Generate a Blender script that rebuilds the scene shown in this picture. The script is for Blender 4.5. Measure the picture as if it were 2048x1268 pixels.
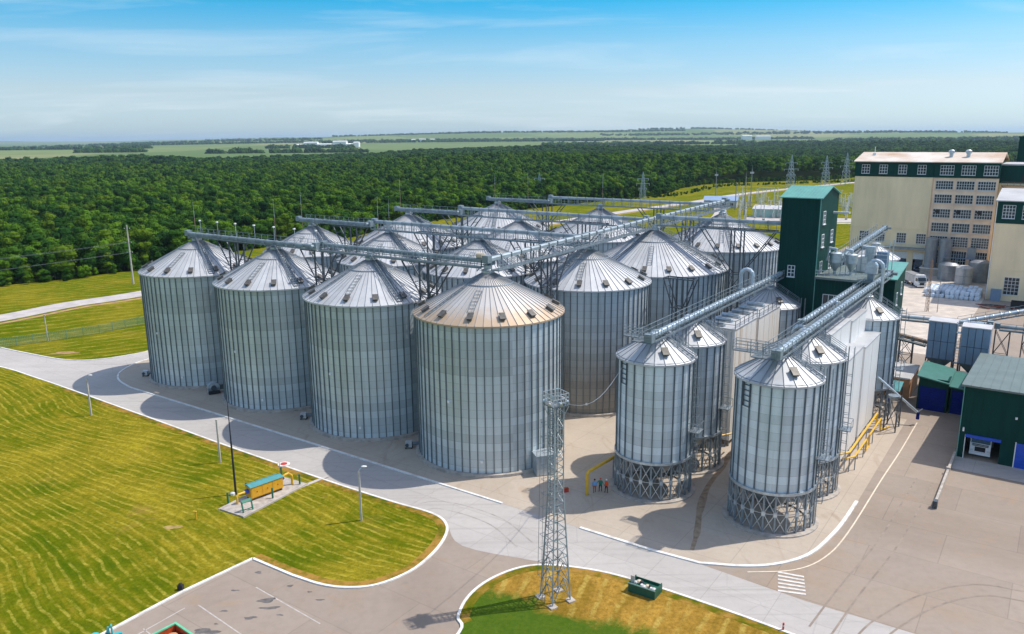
import bpy, math, random
import numpy as np
from mathutils import Vector, Matrix
from mathutils.geometry import tessellate_polygon

for o in list(bpy.data.objects):
    bpy.data.objects.remove(o, do_unlink=True)
SC = bpy.context.scene
COL = SC.collection
PI = math.pi
R_ = math.radians

# ------------------------------------------------------------------ camera
CAM_H, F_PX, PITCH, ROLL = 42.77, 1573.1, 0.2253, -0.0094
cam_d = bpy.data.cameras.new('camera')
cam = bpy.data.objects.new('camera', cam_d)
COL.objects.link(cam)
cam_d.sensor_fit = 'HORIZONTAL'
cam_d.sensor_width = 36.0
cam_d.lens = F_PX / 2048 * 36.0
cam_d.clip_start = 1.0
cam_d.clip_end = 90000
cam.location = (0, 0, CAM_H)
_cp, _sp, _cr, _sr = math.cos(PITCH), math.sin(PITCH), math.cos(ROLL), math.sin(ROLL)
FW = Vector((0, _cp, -_sp)); UP0 = Vector((0, _sp, _cp)); RT0 = Vector((1, 0, 0))
RT = RT0 * _cr + UP0 * _sr
UP = RT0 * -_sr + UP0 * _cr
cam.rotation_euler = Matrix((RT, UP, -FW)).transposed().to_euler()
SC.camera = cam

# ------------------------------------------------------------------ sun, sky, exposure
SUN_EL = R_(57.0)
SUN_DIR = Vector((0.968 * math.cos(SUN_EL), 0.25 * math.cos(SUN_EL), math.sin(SUN_EL))).normalized()
sun_d = bpy.data.lights.new('sun', 'SUN')
sun_d.energy = 2.75
sun_d.angle = R_(0.55)
sun_d.color = (1.0, 0.955, 0.88)
sun = bpy.data.objects.new('sun', sun_d)
COL.objects.link(sun)
sun.location = (60, 20, 120)
sun.rotation_euler = SUN_DIR.to_track_quat('Z', 'Y').to_euler()

W = bpy.data.worlds.new('World')
SC.world = W
W.use_nodes = True
wn, wl = W.node_tree.nodes, W.node_tree.links
wn.clear()
w_out = wn.new('ShaderNodeOutputWorld')
w_bg = wn.new('ShaderNodeBackground')
w_bg.inputs['Strength'].default_value = 0.15
w_sky = wn.new('ShaderNodeTexSky')
w_sky.sky_type = 'NISHITA'
w_sky.sun_disc = False
w_sky.sun_elevation = SUN_EL
w_sky.sun_rotation = math.atan2(SUN_DIR.x, SUN_DIR.y)
w_sky.altitude = 200
w_sky.air_density = 1.0
w_sky.dust_density = 0.6
w_sky.ozone_density = 3.0
# thin streaky cirrus over the whole sky dome
w_tc = wn.new('ShaderNodeTexCoord')
w_sep = wn.new('ShaderNodeSeparateXYZ')
wl.new(w_tc.outputs['Generated'], w_sep.inputs[0])
def wmath(op, a, b=None):
    m = wn.new('ShaderNodeMath'); m.operation = op
    for i, x in enumerate((a, b)):
        if x is None: continue
        if isinstance(x, (int, float)): m.inputs[i].default_value = x
        else: wl.new(x, m.inputs[i])
    return m.outputs[0]
zz = wmath('ADD', wmath('MAXIMUM', w_sep.outputs[2], 0.0), 0.10)
cx = wmath('DIVIDE', w_sep.outputs[0], zz)
cy = wmath('DIVIDE', w_sep.outputs[1], zz)
w_cmb = wn.new('ShaderNodeCombineXYZ')
wl.new(wmath('MULTIPLY', cx, 0.45), w_cmb.inputs[0]); wl.new(wmath('MULTIPLY', cy, 1.0), w_cmb.inputs[1])
w_n = wn.new('ShaderNodeTexNoise')
w_n.inputs['Scale'].default_value = 0.9; w_n.inputs['Detail'].default_value = 9; w_n.inputs['Roughness'].default_value = 0.6
w_n.inputs['Distortion'].default_value = 0.5
wl.new(w_cmb.outputs[0], w_n.inputs['Vector'])
w_r = wn.new('ShaderNodeValToRGB')
w_r.color_ramp.elements[0].position = 0.50; w_r.color_ramp.elements[0].color = (0, 0, 0, 1)
w_r.color_ramp.elements[1].position = 0.74; w_r.color_ramp.elements[1].color = (1, 1, 1, 1)
wl.new(w_n.outputs['Fac'], w_r.inputs[0])
w_mix = wn.new('ShaderNodeMixRGB'); w_mix.blend_type = 'MIX'
w_mix.inputs[2].default_value = (4.0, 4.3, 4.5, 1)
wl.new(wmath('MULTIPLY', w_r.outputs[0], 0.40), w_mix.inputs[0])
# clear summer blue graded evenly round the compass, pale at the horizon; unseen zenith brightened and warmed for ambient fill
w_gr = wn.new('ShaderNodeValToRGB'); _e = w_gr.color_ramp.elements
while len(_e) < 6: _e.new(0.5)
for _i, (_p, _c) in enumerate([(0.0, (.43, .57, .79)), (.11, (.51, .54, .61)), (.21, (.37, .54, .61)), (.31, (.075, .49, .62)), (.50, (.52, .80, .86)), (1.0, (1.50, 1.22, 1.02))]):
    _e[_i].position = _p; _e[_i].color = _c + (1,)
wl.new(wmath('MULTIPLY', wmath('MAXIMUM', w_sep.outputs[2], 0.0), 2.0), w_gr.inputs[0])
w_mul = wn.new('ShaderNodeMixRGB'); w_mul.blend_type = 'MULTIPLY'; w_mul.inputs[0].default_value = 1.0
wl.new(w_sky.outputs[0], w_mul.inputs[1]); wl.new(w_gr.outputs[0], w_mul.inputs[2])
wl.new(w_mul.outputs[0], w_mix.inputs[1])
wl.new(w_mix.outputs[0], w_bg.inputs['Color'])
wl.new(w_bg.outputs[0], w_out.inputs[0])

SC.view_settings.view_transform = 'Standard'
SC.view_settings.look = 'None'
SC.view_settings.gamma = 1.0
SC.view_settings.exposure = 0.65
SC.view_settings.use_curve_mapping = False
SC.cycles.max_bounces = 6
SC.cycles.diffuse_bounces = 3
SC.cycles.glossy_bounces = 3
SC.cycles.volume_bounces = 0

# ------------------------------------------------------------------ site frame
ANG = -0.6144
EU = Vector((math.cos(ANG), math.sin(ANG), 0)); EV = Vector((-math.sin(ANG), math.cos(ANG), 0))
ORG = Vector((-3.14, 104.47, 0))
def S(u, v, z=0.0):
    p = ORG + EU * u + EV * v
    return Vector((p.x, p.y, z))
def ground(px, py, z=0.0):
    """survey: where the sight line through a photo point meets level z"""
    d = FW + RT * ((px - 1024) / F_PX) - UP * ((py - 634) / F_PX)
    t = (z - CAM_H) / d.z
    return Vector((d.x * t, d.y * t, z))
rnd = random.Random(7)

# ------------------------------------------------------------------ materials
MAT = {}
def mat(name, col, rough=0.7, metal=0.0, var=0.0, scale=1.0, col2=None, detail=5, bump=0.0, bscale=None,
        objvar=0.0, coord='Object', spec=None, stretch=(1, 1, 1), contrast=(0.35, 0.65)):
    m = bpy.data.materials.new(name); m.use_nodes = True
    nt = m.node_tree; n, l = nt.nodes, nt.links
    b = n['Principled BSDF']
    b.inputs['Roughness'].default_value = rough
    b.inputs['Metallic'].default_value = metal
    if spec is not None: b.inputs['Specular IOR Level'].default_value = spec
    c = tuple(col) + (1,)
    b.inputs['Base Color'].default_value = c
    out = None
    if var > 0 or col2 is not None or bump > 0:
        tc = n.new('ShaderNodeTexCoord'); mp = n.new('ShaderNodeMapping')
        l.new(tc.outputs[coord], mp.inputs[0]); mp.inputs['Scale'].default_value = stretch
    if var > 0 or col2 is not None:
        nz = n.new('ShaderNodeTexNoise'); nz.inputs['Scale'].default_value = scale
        nz.inputs['Detail'].default_value = detail; nz.inputs['Roughness'].default_value = 0.6
        l.new(mp.outputs[0], nz.inputs['Vector'])
        rp = n.new('ShaderNodeValToRGB')
        rp.color_ramp.elements[0].position = contrast[0]; rp.color_ramp.elements[1].position = contrast[1]
        if col2 is None:
            rp.color_ramp.elements[0].color = tuple(x * (1 - var) for x in col) + (1,)
            rp.color_ramp.elements[1].color = tuple(min(1, x * (1 + var)) for x in col) + (1,)
        else:
            rp.color_ramp.elements[0].color = c; rp.color_ramp.elements[1].color = tuple(col2) + (1,)
        l.new(nz.outputs['Fac'], rp.inputs[0]); out = rp.outputs[0]
    if objvar > 0:
        oi = n.new('ShaderNodeObjectInfo')
        mr = n.new('ShaderNodeMapRange'); mr.inputs[3].default_value = 1 - objvar; mr.inputs[4].default_value = 1 + objvar
        l.new(oi.outputs['Random'], mr.inputs[0])
        mx = n.new('ShaderNodeMixRGB'); mx.blend_type = 'MULTIPLY'; mx.inputs[0].default_value = 1
        if out is None: mx.inputs[1].default_value = c
        else: l.new(out, mx.inputs[1])
        l.new(mr.outputs[0], mx.inputs[2]); out = mx.outputs[0]
    if out is not None: l.new(out, b.inputs['Base Color'])
    if bump > 0:
        bz = n.new('ShaderNodeTexNoise'); bz.inputs['Scale'].default_value = bscale or scale * 4
        bz.inputs['Detail'].default_value = 4
        l.new(mp.outputs[0], bz.inputs['Vector'])
        bp = n.new('ShaderNodeBump'); bp.inputs['Strength'].default_value = bump; bp.inputs['Distance'].default_value = 0.1
        l.new(bz.outputs['Fac'], bp.inputs['Height']); l.new(bp.outputs[0], b.inputs['Normal'])
    MAT[name] = m
    return m

class NB:
    """tiny node builder"""
    def __init__(s, name, rough=0.8, metal=0.0):
        s.m = bpy.data.materials.new(name); s.m.use_nodes = True
        s.n, s.l = s.m.node_tree.nodes, s.m.node_tree.links
        s.b = s.n['Principled BSDF']; s.b.inputs['Roughness'].default_value = rough; s.b.inputs['Metallic'].default_value = metal
        MAT[name] = s.m
    def set(s, node, idx, v):
        if v is None: return
        if hasattr(v, 'is_linked') or hasattr(v, 'links'): s.l.new(v, node.inputs[idx])
        else: node.inputs[idx].default_value = v
    def coord(s, which='Object', scale=(1, 1, 1), rot=0.0, loc=(0, 0, 0)):
        if which == 'Position':
            g = s.n.new('ShaderNodeNewGeometry').outputs['Position']
        else:
            g = s.n.new('ShaderNodeTexCoord').outputs[which]
        mp = s.n.new('ShaderNodeMapping'); s.l.new(g, mp.inputs[0])
        mp.inputs['Scale'].default_value = scale; mp.inputs['Rotation'].default_value = (0, 0, rot); mp.inputs['Location'].default_value = loc
        return mp.outputs[0]
    def noise(s, vec, scale, detail=5, rough=0.6, dist=0.0):
        z = s.n.new('ShaderNodeTexNoise'); s.l.new(vec, z.inputs['Vector'])
        z.inputs['Scale'].default_value = scale; z.inputs['Detail'].default_value = detail
        z.inputs['Roughness'].default_value = rough; z.inputs['Distortion'].default_value = dist
        return z.outputs['Fac']
    def wave(s, vec, scale, dist=0.0, detail=2, dscale=1.0, kind='BANDS'):
        z = s.n.new('ShaderNodeTexWave'); s.l.new(vec, z.inputs['Vector']); z.wave_type = kind
        z.inputs['Scale'].default_value = scale; z.inputs['Distortion'].default_value = dist
        z.inputs['Detail'].default_value = detail; z.inputs['Detail Scale'].default_value = dscale
        return z.outputs['Fac']
    def voronoi(s, vec, scale, out='Color', feature='F1'):
        z = s.n.new('ShaderNodeTexVoronoi'); s.l.new(vec, z.inputs['Vector']); z.inputs['Scale'].default_value = scale
        z.feature = feature
        return z.outputs[out]
    def ramp(s, fac, stops, interp='LINEAR'):
        r = s.n.new('ShaderNodeValToRGB'); r.color_ramp.interpolation = interp
        e = r.color_ramp.elements
        while len(e) < len(stops): e.new(0.5)
        for i, (p, c) in enumerate(stops):
            e[i].position = p
            e[i].color = (c, c, c, 1) if isinstance(c, (int, float)) else tuple(c) + (1,)
        s.l.new(fac, r.inputs[0]); return r.outputs[0]
    def mix(s, fac, a, b, kind='MIX'):
        x = s.n.new('ShaderNodeMixRGB'); x.blend_type = kind
        for i, v in enumerate((fac, a, b)):
            if isinstance(v, tuple): x.inputs[i].default_value = v + (1,) if len(v) == 3 else v
            elif isinstance(v, (int, float)): x.inputs[i].default_value = v if i == 0 else (v, v, v, 1)
            else: s.l.new(v, x.inputs[i])
        return x.outputs[0]
    def math(s, op, a, b=None, c=None):
        m = s.n.new('ShaderNodeMath'); m.operation = op
        for i, v in enumerate((a, b, c)):
            if v is None: continue
            if isinstance(v, (int, float)): m.inputs[i].default_value = v
            else: s.l.new(v, m.inputs[i])
        return m.outputs[0]
    def sep(s, vec):
        x = s.n.new('ShaderNodeSeparateXYZ'); s.l.new(vec, x.inputs[0]); return x.outputs
    def objrand(s): return s.n.new('ShaderNodeObjectInfo').outputs['Random']
    def bump(s, h, strength=0.3, dist=0.1):
        b = s.n.new('ShaderNodeBump'); b.inputs['Strength'].default_value = strength; b.inputs['Distance'].default_value = dist
        s.l.new(h, b.inputs['Height']); s.l.new(b.outputs[0], s.b.inputs['Normal'])
    def color(s, c): s.l.new(c, s.b.inputs['Base Color'])

# --- galvanised silo wall: ring seams, ring-to-ring tone, grime
def silo_wall_mat(name, base, ringh, rough, metal, dust=False):
    k = NB(name, rough, metal)
    pos = k.coord('Position'); sx = k.sep(pos)
    ring = k.math('DIVIDE', sx[2], ringh)
    fl = k.math('FLOOR', ring); fr = k.math('FRACT', ring)
    wnz = k.n.new('ShaderNodeTexWhiteNoise'); wnz.noise_dimensions = '2D'
    cb = k.n.new('ShaderNodeCombineXYZ'); k.l.new(fl, cb.inputs[0])
    k.l.new(k.math('FLOOR', k.math('DIVIDE', k.math('ADD', sx[0], sx[1]), 19.0)), cb.inputs[1])
    k.l.new(cb.outputs[0], wnz.inputs['Vector'])
    tone = k.math('ADD', k.math('MULTIPLY', wnz.outputs['Value'], 0.22), 0.87)
    tone = k.math('MULTIPLY', tone, k.math('ADD', k.math('MULTIPLY', k.objrand(), 0.20), 0.90))
    g = k.noise(k.coord('Position', (0.35, 0.35, 0.12)), 1.0, 6)
    tone = k.math('MULTIPLY', tone, k.math('ADD', k.math('MULTIPLY', g, 0.5), 0.75))
    seam = k.math('LESS_THAN', fr, 0.045)
    tone = k.math('MULTIPLY', tone, k.math('SUBTRACT', 1.0, k.math('MULTIPLY', seam, 0.28)))
    st = k.noise(k.coord('Position', (1.6, 1.6, 0.10)), 1.0, 4)
    dirt = k.ramp(st, [(0.55, 0.0), (0.75, 0.5)])
    c = k.mix(dirt, base, (base[0] * .72, base[1] * .68, base[2] * .62))
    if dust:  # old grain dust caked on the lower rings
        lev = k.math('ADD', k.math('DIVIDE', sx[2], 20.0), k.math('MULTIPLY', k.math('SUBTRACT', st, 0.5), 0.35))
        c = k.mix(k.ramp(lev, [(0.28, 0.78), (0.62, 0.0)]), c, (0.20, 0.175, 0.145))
    k.color(k.mix(1.0, c, tone, 'MULTIPLY'))
    rr = k.math('ADD', k.math('MULTIPLY', g, 0.25), rough - 0.12)
    k.l.new(rr, k.b.inputs['Roughness'])
    # fine horizontal corrugation
    wv = k.math('SINE', k.math('MULTIPLY', sx[2], 2 * PI / 0.22))
    k.bump(wv, 0.12, 0.02)
    return k.m
silo_wall_mat('galvanised_wall', (0.57, 0.635, 0.655), 1.12, 0.44, 0.35)
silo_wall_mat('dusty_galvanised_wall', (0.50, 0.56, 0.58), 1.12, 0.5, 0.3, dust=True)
silo_wall_mat('pale_galvanised_wall', (0.66, 0.73, 0.77), 0.98, 0.42, 0.28)
mat('stiffener_steel', (0.155, 0.185, 0.20), 0.5, 0.5, 0.2, 0.8)  # galvanised like the wall; shade of the deep profile put into the colour
mat('pale_stiffener_steel', (0.15, 0.185, 0.21), 0.5, 0.5, 0.2, 0.8)  # same profile shade put into the colour, for the hopper walls
k = NB('galvanised_roof', 0.5, 0.18)
gp = k.coord('Position', (0.5, 0.5, 0.5))
rn = k.noise(gp, 1.0, 6)
tone = k.math('MULTIPLY', k.math('ADD', k.math('MULTIPLY', k.objrand(), 0.22), 0.86), k.math('ADD', k.math('MULTIPLY', rn, 0.5), 0.75))
k.color(k.mix(1.0, (0.52, 0.525, 0.53), tone, 'MULTIPLY'))
k.l.new(k.math('ADD', k.math('MULTIPLY', rn, 0.3), 0.38), k.b.inputs['Roughness'])
k = NB('rusty_roof', 0.5, 0.35)
sx = k.sep(k.coord('Object'))
rad = k.math('SQRT', k.math('ADD', k.math('MULTIPLY', sx[0], sx[0]), k.math('MULTIPLY', sx[1], sx[1])))
rn = k.noise(k.coord('Position', (0.5, 0.5, 0.5)), 1.0, 7, 0.7)
band = k.ramp(k.math('ADD', k.math('DIVIDE', rad, 10.3), k.math('MULTIPLY', k.math('SUBTRACT', rn, 0.5), 0.5)),
              [(0.0, 0.55), (0.2, 0.15), (0.66, 0.12), (0.9, 0.75)])
base = k.mix(1.0, (0.56, 0.55, 0.53), k.math('ADD', k.math('MULTIPLY', k.objrand(), 0.2), 0.88), 'MULTIPLY')
k.color(k.mix(band, base, (0.52, 0.34, 0.18)))
mat('roof_rib', (0.30, 0.31, 0.32), 0.5, 0.2)  # darker than the roof panels: shading along the raised ribs painted in
mat('galvanised_steel', (0.50, 0.55, 0.58), 0.42, 0.65, 0.18, 1.5)
mat('grey_steel', (0.24, 0.28, 0.31), 0.5, 0.5, 0.2, 1.0)
mat('dark_steel', (0.085, 0.10, 0.115), 0.55, 0.4, 0.2, 1.0)
mat('gallery_steel', (0.24, 0.29, 0.31), 0.5, 0.3, 0.25, 0.6)
mat('casing_steel', (0.34, 0.39, 0.41), 0.5, 0.25, 0.2, 0.5)
mat('bright_casing', (0.55, 0.61, 0.64), 0.38, 0.65, 0.15, 0.6)
mat('grating', (0.15, 0.175, 0.19), 0.6, 0.4, 0.25, 2.0)
mat('vent_metal', (0.12, 0.112, 0.10), 0.55, 0.4, 0.3, 2.0)
mat('beige_motor', (0.62, 0.50, 0.36), 0.55)
mat('concrete', (0.42, 0.37, 0.32), 0.85, 0, 0.25, 1.2, bump=0.2)
mat('white_paint', (0.80, 0.79, 0.76), 0.6, 0, 0.08, 2.0)
mat('kerb_paint', (0.74, 0.72, 0.68), 0.8, 0, col2=(0.42, 0.37, 0.31), scale=0.9, contrast=(0.48, 0.80))
mat('bay_paint', (0.46, 0.41, 0.37), 0.8, 0, 0.15, 2.0)
mat('worn_line', (0.62, 0.58, 0.54), 0.8, 0, 0.2, 2.0)
mat('cream_line', (0.68, 0.57, 0.44), 0.8, 0, 0.15, 2.0)
mat('black_rubber', (0.02, 0.02, 0.021), 0.8)
mat('green_cladding', (0.0035, 0.046, 0.037), 0.55, 0.0, 0.12, 0.4, stretch=(3, 3, 0.4), spec=0.12)
mat('green_roof', (0.11, 0.32, 0.27), 0.45, 0.0, 0.10, 0.6)
mat('grey_green_roof', (0.13, 0.165, 0.15), 0.5, 0.0, 0.10, 0.3)
mat('pale_green_wall', (0.34, 0.52, 0.46), 0.6, 0, 0.08, 0.5)
mat('cream_wall', (0.90, 0.71, 0.45), 0.8, 0, 0.09, 0.25, stretch=(1, 1, 0.25))
mat('pink_wall', (0.88, 0.66, 0.48), 0.8, 0, 0.09, 0.4)
mat('rust_cream_roof', (0.66, 0.59, 0.50), 0.6, 0, col2=(0.46, 0.27, 0.15), scale=0.09, var=0.1, contrast=(0.42, 0.72))
mat('grey_roof', (0.46, 0.45, 0.44), 0.6, 0, 0.15, 0.2)
mat('blue_roof', (0.26, 0.36, 0.52), 0.5, 0.1, 0.1, 0.4)
mat('window_glass', (0.028, 0.042, 0.05), 0.12, 0.0, objvar=0.5, spec=0.6)
mat('window_frame', (0.72, 0.73, 0.72), 0.5)
mat('white_bin', (0.74, 0.73, 0.71), 0.5, 0.0, 0.05, 0.3, stretch=(1, 1, 0.2))
k = NB('stained_white_bin', 0.55)
st = k.noise(k.coord('Position', (0.9, 0.9, 0.035)), 1.0, 4, 0.5)
k.color(k.mix(k.ramp(st, [(0.54, 0.0), (0.72, 0.8)]), (0.76, 0.73, 0.68), (0.52, 0.36, 0.20)))
mat('blue_door', (0.002, 0.014, 0.17), 0.5, 0, 0.12, 1.0, spec=0.1)
mat('bright_blue', (0.008, 0.075, 0.48), 0.4, 0, 0.1, 1.0)
mat('filter_blue', (0.21, 0.29, 0.40), 0.5, 0.2, 0.10, 0.5)
mat('orange_brick', (0.52, 0.26, 0.13), 0.85, 0, 0.12, 0.8)
mat('gas_yellow', (0.72, 0.36, 0.02), 0.45, 0, 0.08, 1.5)
mat('pipe_yellow', (0.70, 0.40, 0.03), 0.45, 0, 0.10, 1.5)
mat('teal_roof', (0.07, 0.27, 0.28), 0.5, 0, 0.1, 2)
mat('post_green', (0.02, 0.16, 0.10), 0.5)
mat('skip_green', (0.008, 0.095, 0.06), 0.5, 0, 0.15, 1.5)
mat('turquoise_paint', (0.05, 0.42, 0.42), 0.45, 0, 0.15, 1.5)
mat('mint_paint', (0.14, 0.50, 0.28), 0.45, 0, 0.12, 1.5)
mat('rust_red', (0.42, 0.06, 0.01), 0.7, 0, 0.4, 2.0)
mat('truck_white', (0.78, 0.78, 0.78), 0.3, 0, 0.03, 1)
mat('truck_blue', (0.10, 0.16, 0.26), 0.35)
mat('glass_dark', (0.012, 0.015, 0.018), 0.08, spec=0.7)
mat('sandy_grass', (0.34, 0.235, 0.075), 0.95, 0, 0.3, 1.5)
mat('bag_white', (0.62, 0.68, 0.74), 0.55, 0, 0.12, 1.0, objvar=0.14)
mat('tank_grey', (0.30, 0.31, 0.33), 0.5, 0.4, 0.15, 0.6)
mat('tank_pale', (0.55, 0.53, 0.52), 0.5, 0.2, 0.1, 0.6)
mat('scrap_red', (0.20, 0.05, 0.03), 0.8, 0, 0.4, 2)
mat('pole_concrete', (0.52, 0.48, 0.43), 0.85, 0, 0.15, 2)
mat('pylon_steel', (0.32, 0.40, 0.45), 0.5, 0.3)
mat('insulator', (0.66, 0.64, 0.60), 0.35)
mat('wire', (0.16, 0.17, 0.18), 0.5)
mat('fence_green', (0.13, 0.27, 0.20), 0.6)
mat('red_paint', (0.55, 0.04, 0.03), 0.5)
mat('skin', (0.45, 0.26, 0.18), 0.6)
mat('cloth_blue', (0.20, 0.38, 0.62), 0.8); mat('cloth_green', (0.02, 0.20, 0.12), 0.8); mat('cloth_orange', (0.80, 0.08, 0.01), 0.7)
mat('cloth_dark', (0.02, 0.022, 0.03), 0.8); mat('cloth_rust', (0.35, 0.08, 0.03), 0.8)
mat('helmet_red', (0.65, 0.06, 0.02), 0.35); mat('helmet_white', (0.8, 0.8, 0.78), 0.35)
mat('hair_dark', (0.02, 0.015, 0.012), 0.7)
mat('bark', (0.085, 0.065, 0.045), 0.9)
mat('rust_stain_pipe', (0.30, 0.20, 0.14), 0.7, 0.2, 0.3, 2)

# --- ground materials
k = NB('road_concrete', 0.85)
p = k.coord('Position')
a = k.noise(p, 0.06, 5); b = k.noise(p, 1.3, 6, 0.7); d = k.noise(k.coord('Position', (0.05, 0.6, 1), -ANG), 1.0, 5)
c = k.ramp(a, [(0.3, (0.47, 0.435, 0.40)), (0.7, (0.41, 0.375, 0.345))])
c = k.mix(k.ramp(b, [(0.45, 0.0), (0.8, 0.35)]), c, (0.30, 0.27, 0.245))
c = k.mix(k.ramp(d, [(0.52, 0.0), (0.75, 0.40)]), c, (0.28, 0.255, 0.24))
crk = k.voronoi(k.mix(0.15, p, k.n.new('ShaderNodeTexNoise').outputs['Color']), 0.16, 'Distance', 'DISTANCE_TO_EDGE')
c = k.mix(k.math('MULTIPLY', k.math('LESS_THAN', crk, 0.006), 0.18), c, (0.2, 0.18, 0.17))
br = k.n.new('ShaderNodeTexBrick'); k.l.new(k.coord('Position', (1, 1, 1), -ANG), br.inputs['Vector'])
br.inputs['Scale'].default_value = 1.0; br.inputs['Brick Width'].default_value = 6.0; br.inputs['Row Height'].default_value = 3.7; br.inputs['Mortar Size'].default_value = 0.035; br.offset = 0.0
br.inputs['Color1'].default_value = (1.03, 1.03, 1.03, 1); br.inputs['Color2'].default_value = (.95, .95, .95, 1); br.inputs['Mortar'].default_value = (.78, .77, .76, 1)
c = k.mix(1.0, c, br.outputs['Color'], 'MULTIPLY')
tm = k.noise(k.coord('Position', (0.02, 1.1, 1), -ANG), 1.0, 4, 0.6, 0.4)
c = k.mix(k.ramp(tm, [(0.56, 0.0), (0.70, 0.40)]), c, (0.25, 0.225, 0.205))
k.color(c); k.bump(b, 0.12, 0.05)
k = NB('yard_asphalt', 0.88)
p = k.coord('Position')
a = k.noise(p, 0.045, 6, 0.65, 0.6); b = k.noise(p, 1.1, 6, 0.7); d = k.noise(p, 0.22, 5, 0.6, 1.2)
c = k.ramp(a, [(0.30, (0.255, 0.197, 0.150)), (0.55, (0.32, 0.258, 0.205)), (0.75, (0.31, 0.222, 0.148))])
c = k.mix(k.ramp(b, [(0.45, 0.0), (0.8, 0.4)]), c, (0.20, 0.16, 0.125))
c = k.mix(k.ramp(d, [(0.58, 0.0), (0.72, 0.45)]), c, (0.35, 0.215, 0.115))
tr = k.wave(k.coord('Position', (1, 1, 1), 0.4), 0.05, 14.0, 3, 0.35)
c = k.mix(k.math('MULTIPLY', k.ramp(tr, [(0.0, 0.22), (0.025, 0.0)]), k.ramp(d, [(0.45, 0.0), (0.6, 1.0)])), c, (0.22, 0.19, 0.17))
sc = k.voronoi(p, 0.18, 'Distance')
c = k.mix(k.ramp(k.math('ADD', sc, k.math('MULTIPLY', b, 0.25)), [(0.12, 0.4), (0.2, 0.0)]), c, (0.16, 0.14, 0.13))
br = k.n.new('ShaderNodeTexBrick'); k.l.new(k.coord('Position', (1, 1, 1), -ANG), br.inputs['Vector'])
br.inputs['Scale'].default_value = 1.0; br.inputs['Brick Width'].default_value = 13.0; br.inputs['Row Height'].default_value = 7.0; br.inputs['Mortar Size'].default_value = 0.05
br.inputs['Color1'].default_value = (1.05, 1.05, 1.05, 1); br.inputs['Color2'].default_value = (.93, .93, .94, 1); br.inputs['Mortar'].default_value = (.80, .80, .80, 1)
c = k.mix(1.0, c, br.outputs['Color'], 'MULTIPLY')
k.color(c); k.bump(b, 0.1, 0.05)
k = NB('pad_concrete', 0.88)
p = k.coord('Position')
a = k.noise(p, 0.09, 6, 0.65, 0.8); b = k.noise(p, 1.5, 6, 0.7); d = k.noise(k.coord('Position', (1, 0.25, 1), 0.3), 0.35, 5, 0.6, 1.5)
c = k.ramp(a, [(0.30, (0.40, 0.325, 0.25)), (0.6, (0.46, 0.385, 0.305)), (0.75, (0.41, 0.295, 0.195))])
c = k.mix(k.ramp(b, [(0.45, 0.0), (0.8, 0.35)]), c, (0.30, 0.25, 0.21))
c = k.mix(k.ramp(d, [(0.58, 0.0), (0.72, 0.5)]), c, (0.30, 0.21, 0.14))
sv = k.sep(k.coord('Position', (1, 1, 1), -ANG))
def joint(x, per):
    f = k.math('FRACT', k.math('DIVIDE', x, per)); return k.math('LESS_THAN', f, 0.012)
j = k.math('MAXIMUM', joint(sv[0], 6.0), joint(sv[1], 6.0))
c = k.mix(k.math('MULTIPLY', j, 0.35), c, (0.17, 0.14, 0.12))
k.color(c); k.bump(b, 0.12, 0.05)
mat('shed_roof', (0.025, 0.15, 0.12), 0.5, 0, 0.1, 0.8)
k = NB('dry_margin', 0.95)
p_ = k.coord('Position'); n_ = k.noise(p_, 0.8, 6, 0.7); m_ = k.noise(p_, 0.16, 4)
c_ = k.ramp(k.math('ADD', k.math('MULTIPLY', n_, .6), k.math('MULTIPLY', m_, .6)), [(0.46, (0.06, 0.10, 0.005)), (0.56, (0.15, 0.125, 0.012)), (0.68, (0.34, 0.19, 0.045))])
k.color(c_); k.b.inputs['Specular IOR Level'].default_value = 0
mat('mud_stain', (0.30, 0.215, 0.14), 0.9, 0, 0.3, 1.2)
mat('oil_stain', (0.13, 0.115, 0.105), 0.6, 0, 0.3, 2.0)
mat('tyre_mark', (0.345, 0.315, 0.285), 0.85, 0, 0.2, 1.0)
mat('yard_tyre_mark', (0.262, 0.208, 0.163), 0.85, 0, 0.2, 1.0)
mat('mill_concrete', (0.52, 0.445, 0.375), 0.9, 0, 0.16, 0.35)
mat('track_gravel', (0.46, 0.41, 0.38), 0.9, 0, 0.15, 0.3)
mat('bare_soil', (0.36, 0.22, 0.09), 0.95, 0, 0.25, 0.5)

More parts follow.
